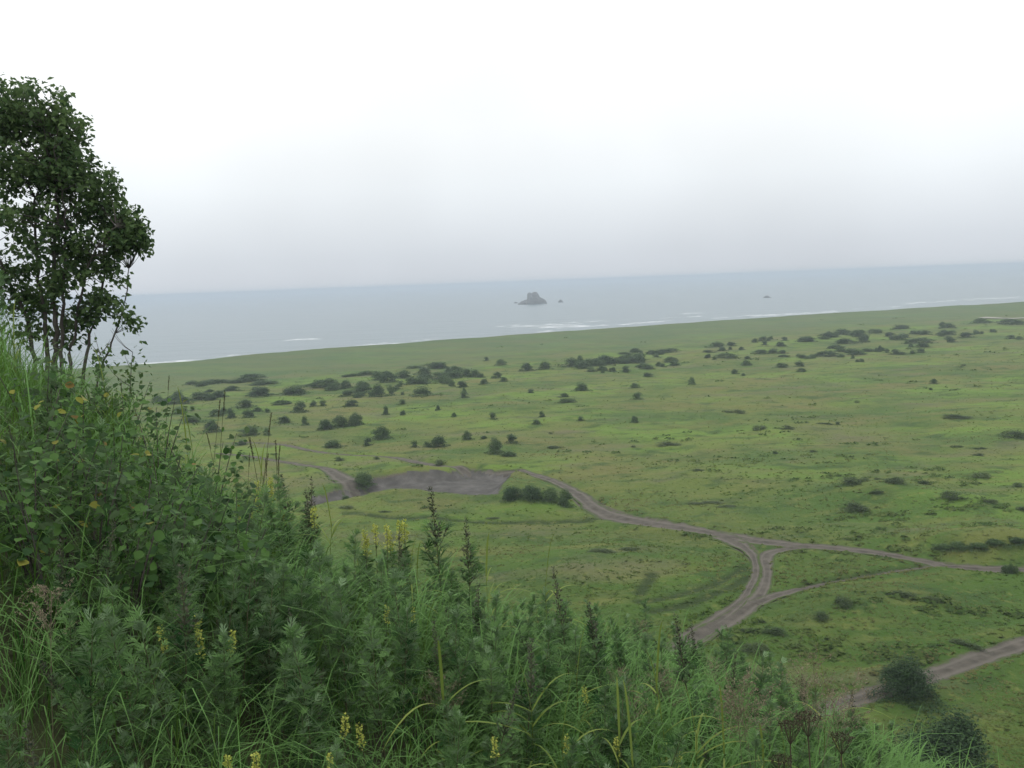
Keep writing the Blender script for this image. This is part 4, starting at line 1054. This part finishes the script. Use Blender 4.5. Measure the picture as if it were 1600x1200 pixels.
for i, (px, py) in enumerate([(238, 588), (242, 600), (322, 608), (309, 626), (374, 644), (422, 680), (424, 692), (404, 696), (373, 706), (410, 718), (418, 722), (385, 704), (358, 672), (1272, 1110), (1330, 1118)]):
    D = 9.6 if px < 330 else (9.0 if px < 700 else 6.5)
    top_plant('seed_stalk', SS[i % 2], px, py, D, 'thin stalk with a narrow dark seed head rising over the rim', 'grass stalk', 'dark seed stalks over the rim', tilt=.1)

# ------------------------------------------------------------------ the tree
def alder(D=12.3):
    r = np.random.default_rng(42)
    ppm = F / D
    base = at_d(92, 600, D); base[2] = float(hill_h(base[0], base[1])) - .05
    root = empty('alder_tree', base); tag(root, 'tall many-stemmed leafy tree standing on the hillside rim against the sky', 'tree')
    def W(px, py, dz=0.0): return at_d(px, py, D) + np.array([0, dz, 0]) - base
    # blobs: px, py, radius px, leaf clusters
    blobs = [(15, 168, 50, 44), (68, 186, 54, 52), (110, 215, 40, 26), (-40, 210, 75, 50), (20, 260, 85, 75), (95, 250, 55, 55), (135, 292, 46, 40), (60, 325, 85, 70), (-50, 330, 80, 45), (165, 330, 30, 18), (196, 360, 36, 34),
             (205, 375, 26, 16), (150, 375, 50, 32), (85, 400, 62, 46), (15, 440, 34, 18), (120, 440, 60, 34), (170, 425, 38, 17), (60, 470, 45, 20), (25, 455, 32, 14), (130, 495, 42, 16), (80, 510, 36, 12), (188, 505, 22, 8), (165, 480, 25, 7), (40, 505, 30, 8), (160, 555, 14, 4), (-40, 430, 50, 22)]
    C = []
    for px, py, R_, n in blobs:
        for _ in range(int(n * (.95 if py < 400 else .74))):
            q = norm(r.normal(size=(1, 3)))[0] * r.random() ** .4
            for _k in range(1): C.append(W(px + q[0] * R_, py + q[1] * R_, q[2] * R_ / ppm * 1.15))
    C = np.array(C)
    stems = [[(88, 640), (88, 520), (86, 430), (95, 330), (75, 200)], [(108, 640), (116, 540), (140, 440), (165, 390), (198, 355)], [(76, 640), (70, 510), (55, 420), (50, 320), (25, 180)],
             [(124, 640), (133, 540), (150, 460), (150, 380), (140, 290)], [(58, 640), (50, 520), (20, 440), (-10, 360), (-40, 230)], [(98, 640), (100, 520), (110, 420), (115, 330), (105, 240)],
             [(140, 640), (160, 565), (175, 520), (188, 470), (192, 420)]]
    SP = []; own = []
    for i, L in enumerate(stems):
        dz = r.uniform(-.45, .45); pts = catmull(np.array([W(px, py, dz * k / 4) for k, (px, py) in enumerate(L)]), .12)
        g0 = pts[0] + base; pts = np.vstack([[pts[0][0], pts[0][1], float(hill_h(g0[0], g0[1])) - base[2] - .08], pts[1:]]); pts = pts + .012 * r.normal(size=pts.shape)
        g = Geo(); tube(g, pts, np.linspace((.045, .03, .034, .026, .034, .03, .018)[i], .006, len(pts)), 7); link('trunk', g.data('trunk', MAT['bark'], True), root)
        SP.append(pts); own += [i] * len(pts)
    S = np.concatenate(SP); own = np.array(own)
    gb = [Geo() for _ in stems]
    for c in C:
        d = np.linalg.norm(S - c, axis=1) + 1.2 * np.maximum(0, S[:, 2] - c[2] + .15)
        k = int(np.argmin(d)); p = S[k]
        mid = (p + c) / 2 + np.array([0, 0, -.06 * np.linalg.norm(c - p)]) + .03 * r.normal(size=3)
        ln = np.linalg.norm(c - p)
        tube(gb[own[k]], bez(p, mid, c, 5), np.linspace(.004 + .006 * min(1, ln), .0015, 5), 4)
    trunks = [o for o in root.children]
    for o, g in zip(trunks, gb):
        if g.n: tag(link('limb', g.data('limb', MAT['bark']), o), kind='stuff')
    gl = Geo()
    m = 27; n = len(C) * m
    P = np.repeat(C, m, 0) + np.clip(r.normal(size=(n, 3)), -1.9, 1.9) * .064
    nrm = norm(r.normal(size=(n, 3)) * .7 + np.array([.15, -.2, .7])); dr = norm(np.cross(nrm, r.normal(size=(n, 3))) + np.array([.25, 0, -.35]))
    tint = np.clip(np.repeat(r.normal(.45, .16, len(C)), m) + .18 * r.normal(size=n), 0, 1)
    scatter(gl, LEAF_V * np.array([1.15, 1, 1]), LEAF_F, frames(dr, nrm), P, .08 * r.uniform(.6, 1.3, n), tint)
    link('crown', gl.data('crown', MAT['tree_leaf']), root)
alder()
def sapling(px, py_top, py_base, D, name, label, seed, n=70, lean=0.0):
    r = np.random.default_rng(seed); T = at_d(px, py_top, D); B = at_d(px - 4, py_base, D)
    root = empty(name, B); z0 = float(hill_h(B[0], B[1])); B[2] = z0 - .03; root.location = B; tag(root, label, 'sapling')
    H = T[2] - z0; g = Geo(); pts = bez((0, 0, 0), (-.06, 0, H * .5), (T[0] - B[0] + lean, 0, H), 9); tube(g, pts, np.linspace(.012, .003, 9), 5)
    for k in range(7):
        q = r.integers(4, 9); a = r.random() * 6.28; l = r.uniform(.1, .25)
        tube(g, bez(pts[q], pts[q] + np.array([math.cos(a), math.sin(a), .6]) * l * .6, pts[q] + np.array([math.cos(a), math.sin(a), 1.2]) * l, 4), np.linspace(.004, .0015, 4), 4)
    link('trunk', g.data('sapling_trunk', MAT['bark']), root)
    gl = Geo(); t = r.uniform(.62, 1.0, n); P = np.stack([np.interp(t, np.linspace(0, 1, 9), pts[:, j]) for j in range(3)], 1) + r.normal(size=(n, 3)) * .10
    nrm = norm(r.normal(size=(n, 3)) + np.array([0, 0, .7])); dr = norm(np.cross(nrm, r.normal(size=(n, 3))))
    scatter(gl, LEAF_V * np.array([1.2, 1, 1]), LEAF_F, frames(dr, nrm), P, .07 * r.uniform(.7, 1.2, n), np.clip(r.normal(.5, .2, n), 0, 1))
    link('crown', gl.data('sapling_crown', MAT['tree_leaf']), root)
sapling(207, 546, 640, 10.6, 'alder_sapling', 'small leafy sapling at the right foot of the tall tree', 71, 110)
sapling(156, 548, 640, 11.2, 'alder_sapling', 'tiny sapling sprig between the tall tree and the leafy sapling', 72, 45)

# ------------------------------------------------------------------ haze
hv = np.array([[x, y, z] for z in (-12.0, 32.2) for y in (-400.0, 15600.0) for x in (-15600.0, 15600.0)])
hf = [[0, 2, 3, 1], [4, 5, 7, 6], [0, 1, 5, 4], [2, 6, 7, 3], [0, 4, 6, 2], [1, 3, 7, 5]]
hm, ht = new_mat('haze')
pv = N(ht, 'ShaderNodeVolumePrincipled'); pv.inputs['Color'].default_value = (.60, .675, .76, 1); pv.inputs['Density'].default_value = .00043
pv.inputs['Anisotropy'].default_value = 0.0
ho = N(ht, 'ShaderNodeOutputMaterial'); ht.links.new(pv.outputs[0], ho.inputs['Volume'])
hobj = link('haze', mesh_data('haze', hv, hf, hm)); tag(hobj, 'thin pale sea haze over the whole coast', kind='stuff')
